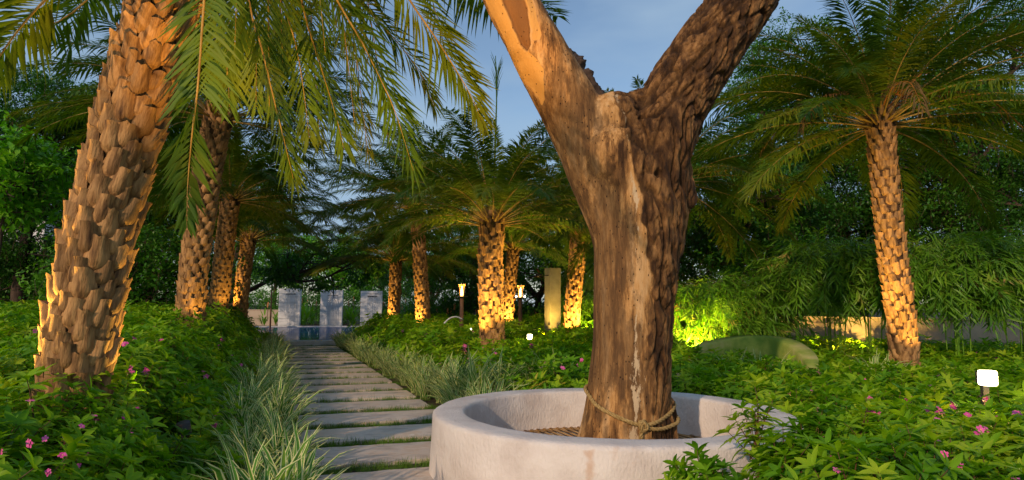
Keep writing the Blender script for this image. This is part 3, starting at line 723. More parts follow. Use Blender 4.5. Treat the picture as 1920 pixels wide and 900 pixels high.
# ------------------------------------------------------------------ palms
def boot_mesh(seed, n=5, m=6):
    rd = random.Random(seed); V = []; tw = rd.uniform(-.12, .12); top = rd.uniform(.34, .46); ph = rd.uniform(.9, 1.1)
    for j in range(m + 1):
        v = j / m
        w = interp(v, [0, .1, .25, .42, .62, .8, 1], [.26, .42, .53, .54, .46, top, top * .98])
        o = interp(v, [0, .08, .25, .5, .8, 1], [.00, .17, .28, .31, .35, .41])
        for i in range(n + 1):
            u = -1 + 2 * i / n
            x = u * w + tw * v * v; y = o * (1 - .38 * u * u) - .16 * abs(u) ** 4
            z = v * ph + (0 if j < m else rd.uniform(-.05, .05)) - (.05 * (u * u) if j == m else 0)
            V.append((x + rd.uniform(-.012, .012), y + rd.uniform(-.015, .015), z))
    F = [(j * (n + 1) + i, j * (n + 1) + i + 1, (j + 1) * (n + 1) + i + 1, (j + 1) * (n + 1) + i) for j in range(m) for i in range(n)]
    mi = [0] * len(F); k = len(V); base = m * (n + 1)
    for i in range(n + 1): V.append(V[base + i])
    for i in range(n + 1): x, y, z = V[base + i]; V.append((x * .9, y - .20, z - .10))
    for i in range(n): F.append((k + i, k + i + 1, k + n + 2 + i, k + n + 1 + i)); mi.append(1)
    return V, F, mi
BOOT_HI = [boot_mesh(i) for i in range(6)]
BOOT_LO = [boot_mesh(i + 10, 3, 4) for i in range(4)]
def to_mesh(b, s): # scaled boot mesh, s = boot height
    V, F, mi = b; return mesh('leaf_base', [(x * s, y * s, z * s) for x, y, z in V], F, [M_boot, M_bootcut], True, None, mi)

def frond_geo(P, npair, Lmax, W, seed, bare=.14, droopy=.25, rr=.013, dry=False, vee=.5):
    """P: rachis points; leaflets in two ranks with uneven angles"""
    rd = random.Random(seed); Q = spline(P, 60); m = len(Q) - 1
    g = G(); g.tube(Q[::4], [max(.0022, rr * (1 - i / 15.5) ** .8) * (1.8 if i == 0 else 1) for i in range(16)], 5, mi=1)
    down = Vector((0, 0, -1)); V = []; F = []
    for k in range(npair):
        t = bare + (1 - bare) * (k + .5) / npair
        i = min(int(t * m), m - 1); f = t * m - i; p = Q[i].lerp(Q[i + 1], f); T = (Q[i + 1] - Q[i]).normalized()
        S = T.cross(Vector((0, 0, 1)));
        if S.length < .05: S = Vector((1, 0, 0))
        S.normalize(); Nn = S.cross(T)
        if Nn.z < 0 and T.z > -.9: Nn = -Nn
        for sg in (-1, 1):
            tt = (t - bare) / (1 - bare)
            l = Lmax * interp(tt, [0, .06, .2, .5, .8, 1], [.22, .5, .95, 1, .72, .38]) * rd.uniform(.85, 1.1)
            a = R(interp(tt, [0, .3, .8, 1], [72, 58, 42, 22]) + rd.uniform(-9, 9)); up = rd.choice([-.25, .1, .35, .6]) * vee + rd.uniform(-.1, .1)
            d = (T * math.cos(a) + S * sg * math.sin(a) + Nn * up).normalized()
            wd = d.cross(Nn).normalized(); nn = wd.cross(d)
            w = W * interp(tt, [0, .2, 1], [.6, 1, .8])
            mid = p + d * l * .45 + down * l * .04; tip = p + d * l + down * l * droopy * rd.uniform(.5, 1.4)
            b = len(V); V += [p, mid - wd * w + nn * w * .35, mid, mid + wd * w + nn * w * .35, tip]
            F += [(b, b + 1, b + 2), (b, b + 2, b + 3), (b + 1, b + 4, b + 2), (b + 2, b + 4, b + 3)]
    g.add(V, F, mi=0)
    return g
ELEVS = [80, 62, 45, 28, 10, -8, -28]
FR = {}
def std_frond(e, v, L=2.7):
    key = (e, v)
    if key in FR: return FR[key]
    rd = random.Random(e * 7 + v); P = []; p = Vector((.12 * math.cos(R(e)), 0, 0)); ang = R(e)
    n = 8; dr = R({80: 40, 62: 60, 45: 72, 28: 60, 10: 46, -8: 42, -28: 40}[e]) * rd.uniform(.85, 1.15); sw = rd.uniform(-.3, .3); az = 0
    for i in range(n + 1):
        P.append(p.copy()); t = (i + .5) / n; a = ang - dr * t ** 1.35; az = sw * t
        p = p + Vector((math.cos(a) * math.cos(az), math.cos(a) * math.sin(az), math.sin(a))) * (L / n)
    me = frond_geo(P, 112, .46, .0165, e * 3 + v).mesh('frond', [M_frond, M_rachis]); FR[key] = me; return me
for e in ELEVS:
    for v in range(2): std_frond(e, v)

def frame_at(Q, u):
    m = len(Q) - 1; x = min(max(u, 0), .9999) * m; i = int(x); p = Q[i].lerp(Q[i + 1], x - i)
    T = (Q[i + 1] - Q[i]).normalized(); return p, T
def palm(label, P, r, seed, boots='separate', zsep=(0, 99), bh=.19, per=8, nfr=56, scale=1.0, fr=True, group='date palms beside the garden path', dip=0.0, flare=1.12, skip=((-90, 38, 12),)):
    rd = random.Random(seed); P = [Vector(p) for p in P]; base = Vector((P[0].x, P[0].y, 0))
    root = empty('date_palm', base, label, 'palm tree', group)
    Q = spline(P, 40); Ltot = sum((Q[i + 1] - Q[i]).length for i in range(40))
    g = G(); rr = [r * .80 * (flare if i < 2 else 1) * (1 + .02 * math.sin(i * 2.1)) for i in range(41)]
    g.tube([q - base for q in Q], rr, 14); obj('trunk', g.mesh('trunk', [M_core]), root)
    hi = per >= 8 and bh > .17 and boots == 'separate' and r > .26
    shapes = BOOT_HI if boots == 'separate' else BOOT_LO
    mes = [to_mesh(s, bh) for s in shapes] if boots == 'separate' else None
    J = G(); rise = bh * .66; nrow = int(Ltot / rise); cnt = 0
    for row in range(nrow):
        for k in range(per):
            u = (row + k / per * .55 + rd.uniform(-.08, .08)) / nrow
            p, T = frame_at(Q, u); az = 2 * math.pi * (k + .5 * (row % 2)) / per + row * .10 + rd.uniform(-.07, .07)
            X = T.cross(Vector((0, 1, 0))).normalized(); Y = T.cross(X)
            out = X * math.cos(az) + Y * math.sin(az); side = T.cross(out).normalized()
            rb = r * .80 * (flare if u < .06 else 1)
            sc_ = rd.uniform(.85, 1.15)
            lean = rd.uniform(-.05, .05)
            o2 = (out - T * lean * .3).normalized(); T2 = (T + out * lean).normalized(); s2 = o2.cross(T2).normalized(); o2 = T2.cross(s2)
            if o2.dot(out) < 0: o2 = -o2; s2 = -s2
            wx = 2 * math.pi * r / per / bh * .80 * rd.uniform(.88, 1.1)
            M = Matrix(((s2.x * wx, o2.x, T2.x, 0), (s2.y * wx, o2.y, T2.y, 0), (s2.z * wx, o2.z, T2.z, 0), (0, 0, 0, 1)))
            M = Matrix.Translation(p + out * (rb - bh * .02) - base) @ M @ Matrix.Diagonal((sc_, sc_, sc_, 1))
            if boots == 'separate' and zsep[0] < p.z < zsep[1] and cnt < 300:
                obj('leaf_base', mes[rd.randrange(len(mes))], root, M=M); cnt += 1
            else:
                V, F, mi = shapes[rd.randrange(len(shapes))]
                nb = len(J.V); J.V += [tuple(M @ (Vector(v) * bh)) for v in V]; J.F += [[i + nb for i in f] for f in F]; J.mi += mi; J.U += [(0, 0)] * len(V)
    if J.V:
        tag(obj('leaf_bases', J.mesh('leaf_bases', [M_boot, M_bootcut]), root), kind='stuff')
    top, T = frame_at(Q, 1.0)
    # fibrous neck under the crown
    g = G(); g.tube([top - T * .45 * scale - base, top - T * .2 - base, top + T * .12 - base], [r * .85, r * 1.02, r * .55], 12, jit=.25, rnd=rd)
    obj('crown_neck', g.mesh('crown_neck', [M_fiber]), root)
    if fr:
        for i in range(nfr):
            f = i / (nfr - 1); e = lerp(82, 8, f ** .8) - dip * f + rd.uniform(-6, 6)
            cls = min(ELEVS, key=lambda q: abs(q - e)); az = i * 2.39996 + rd.uniform(-.15, .15)
            if any(abs((math.degrees(az) - a + 180) % 360 - 180) < w and e < emax for a, w, emax in skip): continue
            s = scale * rd.uniform(.88, 1.1) * (.72 if e > 70 else 1)
            o = obj('frond', std_frond(cls, rd.randrange(2)), root)
            pos = top - T * (.22 * f) + Vector((math.cos(az), math.sin(az), 0)) * r * .35 - base
            o.matrix_basis = Matrix.Translation(pos) @ Matrix.Rotation(az, 4, 'Z') @ Matrix.Rotation(R(rd.uniform(-12, 12)), 4, 'X') @ Matrix.Scale(s, 4)
    return root, top, base

def pp(D, *pts): return [at(x, y, D) for x, y in pts]
def ground_start(D, P0, P1): # continue the lean down to the ground
    d = (P0 - P1); k = -P0.z / d.z; return Vector((P0.x + d.x * k, P0.y + d.y * k, 0))
def trunk_pts(D, *pts, dD=0):
    n = len(pts); P = [at(x, y, D + dD * i / max(1, n - 1)) for i, (x, y) in enumerate(pts)]
    return [ground_start(D, P[0], P[1])] + P

# nearest palm, leaning
P1 = trunk_pts(4.3, (133, 740), (157, 600), (185, 450), (224, 300), (264, 150), (311, 0))
d = P1[-1] - P1[-2]; P1 += [P1[-1] + d * 1.6 + Vector((.02, 0, 0)), P1[-1] + d * 3.4 + Vector((.1, 0, 0))]
p1_root, p1_top, p1_base = palm('leaning date palm with large tan leaf bases, thickest trunk, beside the striped grass', P1, .205, 11, zsep=(.3, 3.9), bh=.19, per=8, nfr=0, fr=False)
# its hanging fronds, each its own curve
def hero(pts, npair=70, Lm=.44, W=.0165, seed=0, bare=.05, rr=.014, nm='frond', par=None):
    P = [at(x, y, D) for x, y, D in pts]
    o = obj(nm, frond_geo(P, npair, Lm, W, seed, bare=bare, rr=rr, vee=.55).mesh(nm, [M_frond, M_rachis]), par or p1_root)
    o.location = -Vector((par or p1_root).location); return o
CR = (int(960 + 0), 0)
ctop = p1_top
def crown_px(): 
    d = CM.transposed() @ (ctop - EYE); return 960 + FPX * d.x / -d.z, 450 - FPX * d.y / -d.z
cx_, cy_ = crown_px()
H = [
    ([(cx_, cy_, 4.3), (400, -420, 4.2), (392, -120, 4.15), (381, 20, 4.1), (372, 150, 4.1), (360, 250, 4.1), (352, 345, 4.15), (350, 415, 4.2)], 70, .30),
    ([(cx_, cy_, 4.3), (430, -380, 4.5), (450, -120, 4.6), (470, 20, 4.6), (492, 95, 4.6), (512, 180, 4.65), (532, 260, 4.7), (550, 335, 4.8)], 60, .40),
    ([(cx_, cy_, 4.3), (480, -390, 4.9), (540, -120, 5.2), (572, 30, 5.3), (592, 95, 5.3), (614, 165, 5.35), (632, 225, 5.4), (645, 280, 5.5)], 66, .45),
    ([(cx_, cy_, 4.3), (480, -360, 4.4), (570, -120, 4.6), (632, 0, 4.7), (677, 76, 4.75), (712, 145, 4.8), (743, 215, 4.9), (775, 320, 5.0)], 84, .46),
    ([(cx_, cy_, 4.3), (540, -400, 4.5), (690, -130, 4.8), (768, 0, 5.0), (815, 68, 5.1), (848, 120, 5.2), (878, 170, 5.3), (905, 228, 5.4)], 80, .44),
    ([(cx_, cy_, 4.3), (600, -420, 4.9), (760, -200, 5.3), (850, -60, 5.6), (905, -10, 5.9), (960, 5, 6.2), (1010, 15, 6.5), (1045, 30, 6.8)], 70, .55),
    ([(cx_, cy_, 4.3), (300, -420, 4.1), (190, -160, 3.9), (110, -30, 3.8), (60, 25, 3.8), (20, 75, 3.8), (-15, 130, 3.8), (-40, 190, 3.8)], 60, .40),
    ([(cx_, cy_, 4.3), (330, -400, 4.9), (250, -140, 5.3), (180, -20, 5.5), (120, 35, 5.6), (60, 60, 5.7), (0, 95, 5.8), (-50, 150, 5.9)], 60, .42),
    ([(cx_, cy_, 4.3), (520, -420, 5.2), (580, -160, 5.7), (640, -40, 6.0), (700, 30, 6.1), (750, 85, 6.2), (790, 140, 6.3), (815, 200, 6.4)], 70, .45),
    ([(cx_, cy_, 4.3), (440, -430, 4.9), (480, -160, 5.3), (520, -20, 5.5), (545, 50, 5.6), (560, 110, 5.7), (572, 190, 5.8), (580, 260, 5.9)], 60, .42),
    ([(cx_, cy_, 4.3), (400, -420, 4.8), (410, -160, 5.2), (418, -20, 5.4), (420, 60, 5.5), (424, 110, 5.6), (428, 150, 5.7), (430, 200, 5.8)], 56, .42),
    ([(cx_, cy_, 4.3), (280, -460, 4.6), (120, -300, 5.0), (-40, -200, 5.2), (-200, -100, 5.4), (-300, 0, 5.5)], 56, .42),
    ([(cx_, cy_, 4.3), (380, -520, 3.6), (420, -620, 3.0), (470, -640, 2.4), (520, -560, 1.9)], 56, .42),
    ([(cx_, cy_, 4.3), (260, -560, 3.8), (160, -640, 3.2), (60, -600, 2.7)], 56, .42),
]
for i, (pts, npair, Lm) in enumerate(H): hero(pts, int(npair * 1.35), Lm, seed=40 + i)
rh = random.Random(9)
for i, (xe, ye, De) in enumerate([(425, 150, 5.2), (480, 200, 5.6), (505, 200, 5.0), (600, 270, 6.0), (665, 230, 5.3), (690, 290, 5.7), (730, 270, 6.2), (330, 180, 5.6), (250, 60, 6.0), (120, 120, 6.2), (850, 150, 6.3), (440, 90, 4.9), (530, 120, 5.1), (610, 100, 5.0)]):
    x1 = lerp(cx_, xe, .80) ; pts = [(cx_, cy_, 4.3), (lerp(cx_, xe, .35), cy_ - rh.uniform(0, 60), lerp(4.3, De, .4)), (lerp(cx_, xe, .68), lerp(cy_, ye, .38), lerp(4.3, De, .75)), (lerp(cx_, xe, .86), lerp(cy_, ye, .70), lerp(4.3, De, .92)), (xe, ye, De)]
    hero(pts, 84, .42, W=.0155, seed=90 + i)

palm('slightly leaning date palm with stubby brown leaf bases, directly behind the thickest trunk',
     trunk_pts(11.3, (356, 600), (364, 500), (377, 400), (393, 300), (413, 205), dD=0), .232, 12, zsep=(.7, 9), bh=.185, per=8, nfr=58, scale=1.08, dip=8)
palm('dark trunked leaning date palm third in the row, standing close behind the second',
     trunk_pts(16, (408, 595), (415, 520), (424, 440), (434, 362)), .222, 13, 'joined', bh=.17, nfr=56, scale=1.05, dip=8)
palm('thin leaning date palm farthest along the left row, beside the beige wall',
     trunk_pts(21, (450, 590), (455, 530), (462, 480), (468, 440)), .222, 14, 'joined', bh=.17, nfr=56, scale=1.0)
palm('short date palm with dark trunk next to the third waterfall panel',
     trunk_pts(24, (737, 603), (740, 560), (742, 510), (742, 478)), .22, 15, 'joined', bh=.17, nfr=56, scale=1.2)
palm('tall slender date palm with lit foot rising between the pool and the first torch',
     trunk_pts(20, (794, 604), (790, 530), (785, 450), (780, 378)), .215, 16, 'joined', bh=.17, nfr=60, scale=1.18)
p7 = palm('sturdy date palm glowing gold from below, its crown of arching fronds fully in view',
     trunk_pts(12.4, (923, 640), (921, 560), (920, 480), (924, 402)), .235, 17, zsep=(.3, 9), bh=.18, per=8, nfr=60, scale=.98)
palm('brightly lit small date palm directly behind the gold lit sturdy one',
     trunk_pts(22, (945, 640), (953, 580), (958, 520), (964, 458)), .20, 18, 'joined', bh=.17, nfr=52, scale=.9)
palm('date palm with glowing wider foot beside the square stone pillar',
     trunk_pts(17, (1070, 645), (1075, 560), (1082, 480), (1086, 395)), .205, 19, 'joined', bh=.17, nfr=56, scale=1.0, flare=1.25)
palm('date palm mostly hidden behind the big forked trunk',
     trunk_pts(14.5, (1252, 660), (1252, 560), (1252, 450), (1250, 330)), .225, 20, 'joined', bh=.175, nfr=58, scale=1.1, dip=30)
p11 = palm('solitary tall date palm with orange stalks, standing before the bamboo hedge',
     trunk_pts(10.9, (1697, 690), (1690, 600), (1676, 500), (1665, 400), (1655, 300), (1650, 216)), .212, 21, zsep=(.1, 9), bh=.185, per=8, nfr=64, scale=1.12, dip=18)
# unopened spear of the gold-lit palm
r7, t7, b7 = p7
g = G(); P = [t7, t7 + Vector((.03, 0, 1.3)), t7 + Vector((.05, 0, 2.2)), t7 + Vector((.02, 0, 3.1))]
g.tube([p for p in P], [.028, .022, .014, .008], 6)
rs = random.Random(3)
for i in range(26):
    z0 = 2.2 + rs.random() * .6; a = rs.uniform(0, 6.28); b = t7 + Vector((.05, 0, z0)); g.tube([b, b + Vector((math.cos(a) * .05, math.sin(a) * .03, .22)), b + Vector((math.cos(a) * .13, math.sin(a) * .1, .42))], [.006, .005, .001], 3, cap=False)
o = obj('spear_leaf', g.mesh('spear_leaf', [M_frond]), r7); o.location = -r7.location
# orange flower stalks of the solitary palm, dry fronds
r11, t11, b11 = p11
for k in range(7):
    a = [-2.9, -2.4, -1.6, -.9, -.3, .2, 2.9][k]; g = G(); L_ = rs.uniform(.5, .9)
    P = spline([t11 - b11, t11 - b11 + Vector((math.cos(a) * .3, math.sin(a) * .3, .25)), t11 - b11 + Vector((math.cos(a) * L_, math.sin(a) * L_, .15 + .4 * (k % 2)))], 8)
    g.tube(P, [.02 - .0016 * i for i in range(9)], 5)
    for j in range(14):
        d_ = Vector((math.cos(a) + rs.uniform(-.6, .6), math.sin(a) + rs.uniform(-.6, .6), rs.uniform(-.1, .6))).normalized(); b = P[4 + j % 5]
        g.tube([b, b + d_ * .15, b + d_ * .3], [.006, .005, .002], 3, cap=False)
    obj('flower_stalk', g.mesh('flower_stalk', [M_stalk]), r11)
for k in range(5):
    a = [-2.7, 2.8, .4, -.6, -1.8][k]; P = [t11 - b11, t11 - b11 + Vector((math.cos(a) * .6, math.sin(a) * .6, .25)), t11 - b11 + Vector((math.cos(a) * 1.4, math.sin(a) * 1.4, .1)), t11 - b11 + Vector((math.cos(a) * 1.9, math.sin(a) * 1.9, -.5))]
    obj('dry_frond', frond_geo(P, 34, .3, .012, 70 + k, droopy=.9).mesh('dry_frond', [M_dry, M_stalk]), r11)

# ------------------------------------------------------------------ planted beds
def fill_bed(name, label, hf, bounds, libs, dens, seed, zl=(1.0, 1.0, .86, .7, .5), scale=1.0):
    rd = random.Random(seed); P, RT, S = [], [], []
    x0, x1, y0, y1 = bounds
    n = int((x1 - x0) * (y1 - y0) * 320)
    for i in range(n):
        x, y = rd.uniform(x0, x1), rd.uniform(y0, y1)
        D = max(1.5, y)
        if abs(x) > .84 * y + 1.3: continue
        pr = dens(D) / 320
        if rd.random() > pr: continue
        h = hf(x, y)
        if h <= 0: continue
        e = .12; gx = hf(x + e, y) - hf(x - e, y); gy = hf(x, y + e) - hf(x, y - e)
        gx = max(-.35, min(.35, gx)); gy = max(-.35, min(.35, gy))
        lay = rd.choice(zl); z = h * lay - .16 + rd.uniform(-.05, .07)
        ax = Vector((-gx * 2.2 + rd.gauss(0, .33), -gy * 2.2 + rd.gauss(0, .33), 1)).normalized()
        q = ax.to_track_quat('Z', 'Y') @ Euler((0, 0, rd.uniform(0, 6.28))).to_quaternion(); E = q.to_euler()
        P.append((x, y, max(.05, z))); RT.append(E[:]); S.append(scale * rd.choice([.7, .85, 1, 1.05, 1.2, 1.4]) * interp(D, [3, 8, 20], [1.0, 1.15, 1.5]))
    o = scatter(name, libs, P, RT, S, rnd=rd); return tag(o, label, 'shrub bed', kind='stuff')
dn = lambda D: interp(D, [2, 5, 9, 16, 24], [260, 200, 120, 60, 40])
bedL = fill_bed('flowering_shrub_bed', 'glossy green shrub mass with pink flowers filling the bed under the leaning palms', left_h, (-17, 1, 1.2, 24), 'shrub', lambda D: dn(D) * 1.2, 1, scale=.88)
bedR = fill_bed('flowering_shrub_bed', 'bright green shrub mass with pink flowers around the planter and lamps', right_h, (-5, 14, 1.2, 23), 'shrub', lambda D: dn(D) * 1.15, 2, scale=.92)

# tall sprigs leaning over the planter rim
def tall_sprig(x, y, z0, lean, n, seed):
    rd = random.Random(seed); P, RT, S = [], [], []
    root = empty('leafy_shrub', (x, y, 0), None, None); g = G()
    for k in range(n):
        a = lean[0] + rd.uniform(-.5, .5); l = lean[1] * rd.uniform(.5, 1.2); h = z0 * rd.uniform(.72, 1.0)
        base = Vector((x + rd.uniform(-.08, .08), y + rd.uniform(-.08, .08), 0)); tip = Vector((x + math.cos(a) * l, y + math.sin(a) * l, h))
        mid = base.lerp(tip, .5) + Vector((0, 0, h * .16)); Q = spline([base, mid, tip], 10); g.tube([q - root.location for q in Q], [.007 - .0005 * i for i in range(11)], 5)
        for i in (5, 6, 7, 8, 9, 10):
            T = (Q[i] - Q[i - 1]).normalized(); q = (T + Vector((rd.gauss(0, .35), rd.gauss(0, .35), .2))).normalized().to_track_quat('Z', 'Y')
            P.append(Q[i] - T * .10 - root.location); RT.append(q.to_euler()[:]); S.append(rd.uniform(.85, 1.2))
    obj('stem', g.mesh('stem', [M_stem]), root)
    f = scatter('foliage', 'shrub', P, RT, S, parent=root, rnd=rd); tag(f, kind='stuff')
    return root
tag(tall_sprig(1.35, 3.75, .93, (1.3, .12), 2, 3), 'upright leafy shrub stem rising in front of the planter inner wall', 'shrub')
tag(tall_sprig(1.42, 3.35, .66, (1.8, .16), 6, 14), 'leafy shrub with raised tips in front of the planter rim', 'shrub')
tag(tall_sprig(1.62, 3.55, .72, (1.5, .16), 6, 15), 'leafy shrub hiding the planter rim beside the bed of flowers', 'shrub')
tag(tall_sprig(1.16, 3.42, .56, (2.9, .26), 6, 4), 'low leafy shrub branch reaching across the outer face of the planter', 'shrub')
tag(tall_sprig(1.95, 3.75, .74, (.9, .2), 4, 5), 'bushy leafy shrub crowding over the rim of the planter', 'shrub')

# pink flowers
def flower_mesh(seed):
    rd = random.Random(seed); g = G()
    for b in range(rd.choice([1, 2, 3])):
        c = Vector((rd.uniform(-.022, .022), rd.uniform(-.022, .022), rd.uniform(-.01, .015))) if b else Vector((0, 0, 0))
        Mb = Matrix.Translation(c) @ rotm(rd.uniform(-.9, .9), rd.uniform(-.9, .9), 0)
        for k in range(5):
            a = 2 * math.pi * k / 5
            V = [(0, 0, 0), (-.008, .011, .004), (-.005, .021, .003), (.005, .021, .003), (.008, .011, .004)]
            M_ = Mb @ rotm(0, 0, a); g.add([M_ @ Vector(v) for v in V], [(0, 1, 2, 3, 4)])
        g.tube([Mb @ Vector((0, 0, -.02)), Mb @ Vector((0, 0, .004))], [.002, .003], 5, mi=1)
    return g.mesh('flower', [M_pink, M_yellow], False)
FM = [flower_mesh(i) for i in range(6)]
def canopy_hit(px, py, hf):
    d = ray(px, py).normalized(); t = 1.5
    while t < 22:
        p = EYE + d * t
        if p.z < hf(p.x, p.y) + .11: return p
        t += .02
    return None
rf = random.Random(8)
LEFTF = [(387, 755), (395, 758), (448, 868), (403, 797), (350, 661), (370, 639), (412, 650), (246, 672), (66, 621), (57, 752), (330, 663), (325, 648), (252, 635), (290, 613), (180, 788), (120, 835), (90, 888), (480, 640), (512, 608), (470, 618), (430, 625), (300, 640), (240, 700), (45, 640), (176, 780), (410, 880)]
RIGHTF = [(1679, 705), (1631, 748), (1757, 771), (1786, 762), (1848, 750), (1577, 828), (1600, 824), (1500, 838), (1523, 733), (1480, 738), (1715, 690), (1908, 776), (1322, 695), (1349, 706), (1365, 697), (1760, 772), (1648, 776), (1713, 812), (1755, 825), (1272, 706), (1442, 743), (1475, 700), (1498, 679), (1522, 634), (1543, 668), (1755, 676), (1832, 662), (1855, 755), (1843, 745), (1905, 735), (1877, 731), (1835, 812), (1850, 806), (1760, 675), (1635, 690), (1506, 852), (1905, 898), (1690, 815), (1471, 826),
          (1020, 678), (799, 629), (733, 631), (768, 608), (846, 672), (827, 681), (872, 649), (887, 623), (1000, 662), (930, 663), (950, 695), (898, 702), (695, 634), (705, 643), (680, 614), (755, 620), (871, 660), (1055, 690), (1080, 672)]
rq = random.Random(17)
LEFTF += [(rq.uniform(230, 520), rq.uniform(600, 720)) for _ in range(22)] + [(rq.uniform(0, 440), rq.uniform(720, 890)) for _ in range(14)]
RIGHTF += [(rq.uniform(1290, 1915), rq.uniform(650, 890)) for _ in range(30)] + [(rq.uniform(690, 1090), rq.uniform(610, 700)) for _ in range(16)]
for bed, lst, hf in ((bedL, LEFTF, left_h), (bedR, RIGHTF, right_h)):
    for (x, y) in lst:
        p = canopy_hit(x, y, hf)
        if p is None: continue
        s = rf.uniform(.9, 1.3) * interp(p.y, [2, 3.5, 10, 20], [.6, .85, 1.35, 1.9])
        o = obj('flower', FM[rf.randrange(6)], bed); o.location = p; o.rotation_euler = (rf.uniform(.3, 1.2), rf.uniform(-.4, .4), rf.uniform(-.8, .8)); o.scale = (s, s, s)

# ------------------------------------------------------------------ striped grass clumps edging the path
def blade(rd, L, W):
    a = rd.uniform(0, 6.283); n = 5; el = rd.uniform(.85, 1.45); V = []; U = []; p = Vector((rd.uniform(-.05, .05), rd.uniform(-.05, .05), 0)); dr = rd.uniform(.5, 1.9)
    D_ = Vector((math.cos(a), math.sin(a), 0)); Sd = Vector((-math.sin(a), math.cos(a), 0)); tw = rd.uniform(-.5, .5)
    for i in range(n + 1):
        t = i / n; an = el - dr * t * t; w = W * (math.sin(math.pi * (.15 + .85 * t) ** .9) ** .6 if i < n else .02)
        ns = (D_ * -math.sin(an) + Vector((0, 0, math.cos(an)))); sd = (Sd * math.cos(tw * t) + ns * math.sin(tw * t))
        V += [p - sd * w + ns * w * .35, p.copy(), p + sd * w + ns * w * .35]; U += [(0, t), (.5, t), (1, t)]
        p = p + (D_ * math.cos(an) + Vector((0, 0, math.sin(an)))) * (L / n)
    F = []
    for i in range(n): b = i * 3; F += [(b, b + 1, b + 4, b + 3), (b + 1, b + 2, b + 5, b + 4)]
    return V, F, U
BL = []
for i in range(10):
    rd = random.Random(100 + i); g = G(); g.add(*blade(rd, rd.uniform(.42, .66), rd.uniform(.013, .019))); BL.append(g.mesh('blade', [M_vari]))
CL = []
for i in range(5):
    rd = random.Random(200 + i); g = G()
    for k in range(50): g.add(*blade(rd, rd.uniform(.36, .66), rd.uniform(.011, .018)))
    CL.append(g.mesh('striped_grass', [M_vari]))
rd = random.Random(77)
def clump(s, t, sc_, near, side):
    p = pth(s, t, .0)
    lab = 'green and cream striped grass clump edging the %s side of the slab path' % side
    grp = 'striped grass clumps along the %s side of the path' % side
    if near:
        root = empty('striped_grass', p, 'broad bladed striped grass clump nearest the bottom of the path, %s' % near, 'ornamental grass', grp)
        for k in range(46):
            o = obj('blade', BL[rd.randrange(10)], root); s_ = sc_ * rd.uniform(.85, 1.25)
            o.rotation_euler = (rd.uniform(-.15, .15), rd.uniform(-.15, .15), rd.uniform(0, 6.28)); o.scale = (s_, s_, s_); o.location = (rd.uniform(-.09, .09), rd.uniform(-.09, .09), 0)
    else:
        o = obj('striped_grass', CL[rd.randrange(5)]); o.location = p; o.rotation_euler = (0, 0, rd.uniform(0, 6.28)); o.scale = (sc_,) * 3
        tag(o, lab, 'ornamental grass', grp)
clump(3.05, .02, 1.05, 'with long pale edged leaves', 'bed')
clump(3.5, -.05, 1.1, 'leaning toward the fourth slab', 'bed')
clump(3.9, .12, 1.0, 'overhanging the slab edge', 'bed')
s = 4.3
while s < 22.3:
    for t in (-.16, .14): clump(s + rd.uniform(-.1, .1), t + rd.uniform(-.08, .1), rd.uniform(.85, 1.15), None, 'shrub mound')
    s += .40 if s < 12 else .52
s = 6.3
while s < 22.3:
    for t in (2.2, 2.5): 
        q = pth(s, t)
        if math.hypot(q.x - RC.x, q.y - RC.y) > RO + .22: clump(s + rd.uniform(-.1, .1), t + rd.uniform(-.08, .1), rd.uniform(.85, 1.15), None, 'lamp')
    s += .40 if s < 12 else .52
for (px_0, d_) in ((895, 8.2), (940, 8.3), (860, 8.6), (985, 8.4), (1035, 8.3), (1340, 9.0), (1380, 9.3), (1430, 9.2), (1640, 9.4), (1665, 9.2)):
    q = at(px_0, 700, d_); o = obj('striped_grass', CL[rd.randrange(5)]); o.location = (q.x, q.y, .12); o.scale = (1.15, 1.15, 1.25); o.rotation_euler = (0, 0, rd.uniform(0, 6))
    tag(o, 'striped grass clump growing up through the green shrubs behind the planter', 'ornamental grass', 'striped grass clumps behind the planter')

# ------------------------------------------------------------------ lamps
def spot(loc, target, energy, size=70, col=(1, .60, .12), blend=.6, parent=None, rad=.03):
    l = bpy.data.lights.new('uplight_bulb', 'SPOT'); l.energy = energy; l.spot_size = R(size); l.spot_blend = blend; l.color = col; l.shadow_soft_size = rad
    o = bpy.data.objects.new('uplight_bulb', l); COL.objects.link(o); d = Vector(target) - Vector(loc)
    o.rotation_euler = d.to_track_quat('-Z', 'Y').to_euler(); o.location = loc
    if parent: o.parent = parent; o.location = Vector(loc) - Vector(parent.location)
    return o
UPN = [0]
def uplight(loc, target, energy, what, size=75, col=(1, .60, .12)):
    loc = Vector(loc); root = empty('ground_uplight', (loc.x, loc.y, 0), 'small dark ground spotlight aimed up at ' + what, 'garden light', 'ground spotlights in the beds')
    d = (Vector(target) - loc).normalized(); g = G()
    g.tube([(0, 0, 0), (0, 0, loc.z - .08)], .012, 6); obj('stake', g.mesh('stake', [M_dark]), root)
    g = G(); c = Vector((0, 0, loc.z)); g.tube([c - d * .12, c - d * .10, c - d * .02], [.03, .045, .05], 12); obj('housing', g.mesh('housing', [M_dark]), root)
    g = G(); g.tube([c - d * .03, c - d * .024], [.042, .042], 12); obj('lens', g.mesh('lens', [M_lens]), root)
    spot(loc, target, energy, size, col, parent=root)
uplight((-3.58, 4.22, .55), (-2.82, 4.33, 2.3), 420, 'the thickest leaning palm from its far side')
uplight((-2.38, 4.90, .5), (-2.55, 4.4, 1.8), 110, 'the thickest leaning palm from the path side')
uplight((-.56, 1.95, .35), (-1.15, 4.9, 4.5), 850, 'the hanging fronds of the leaning palm, added out of view to light them', 58, (1, .50, .09))  # unseen lamp below the view, added to turn the hanging fronds golden
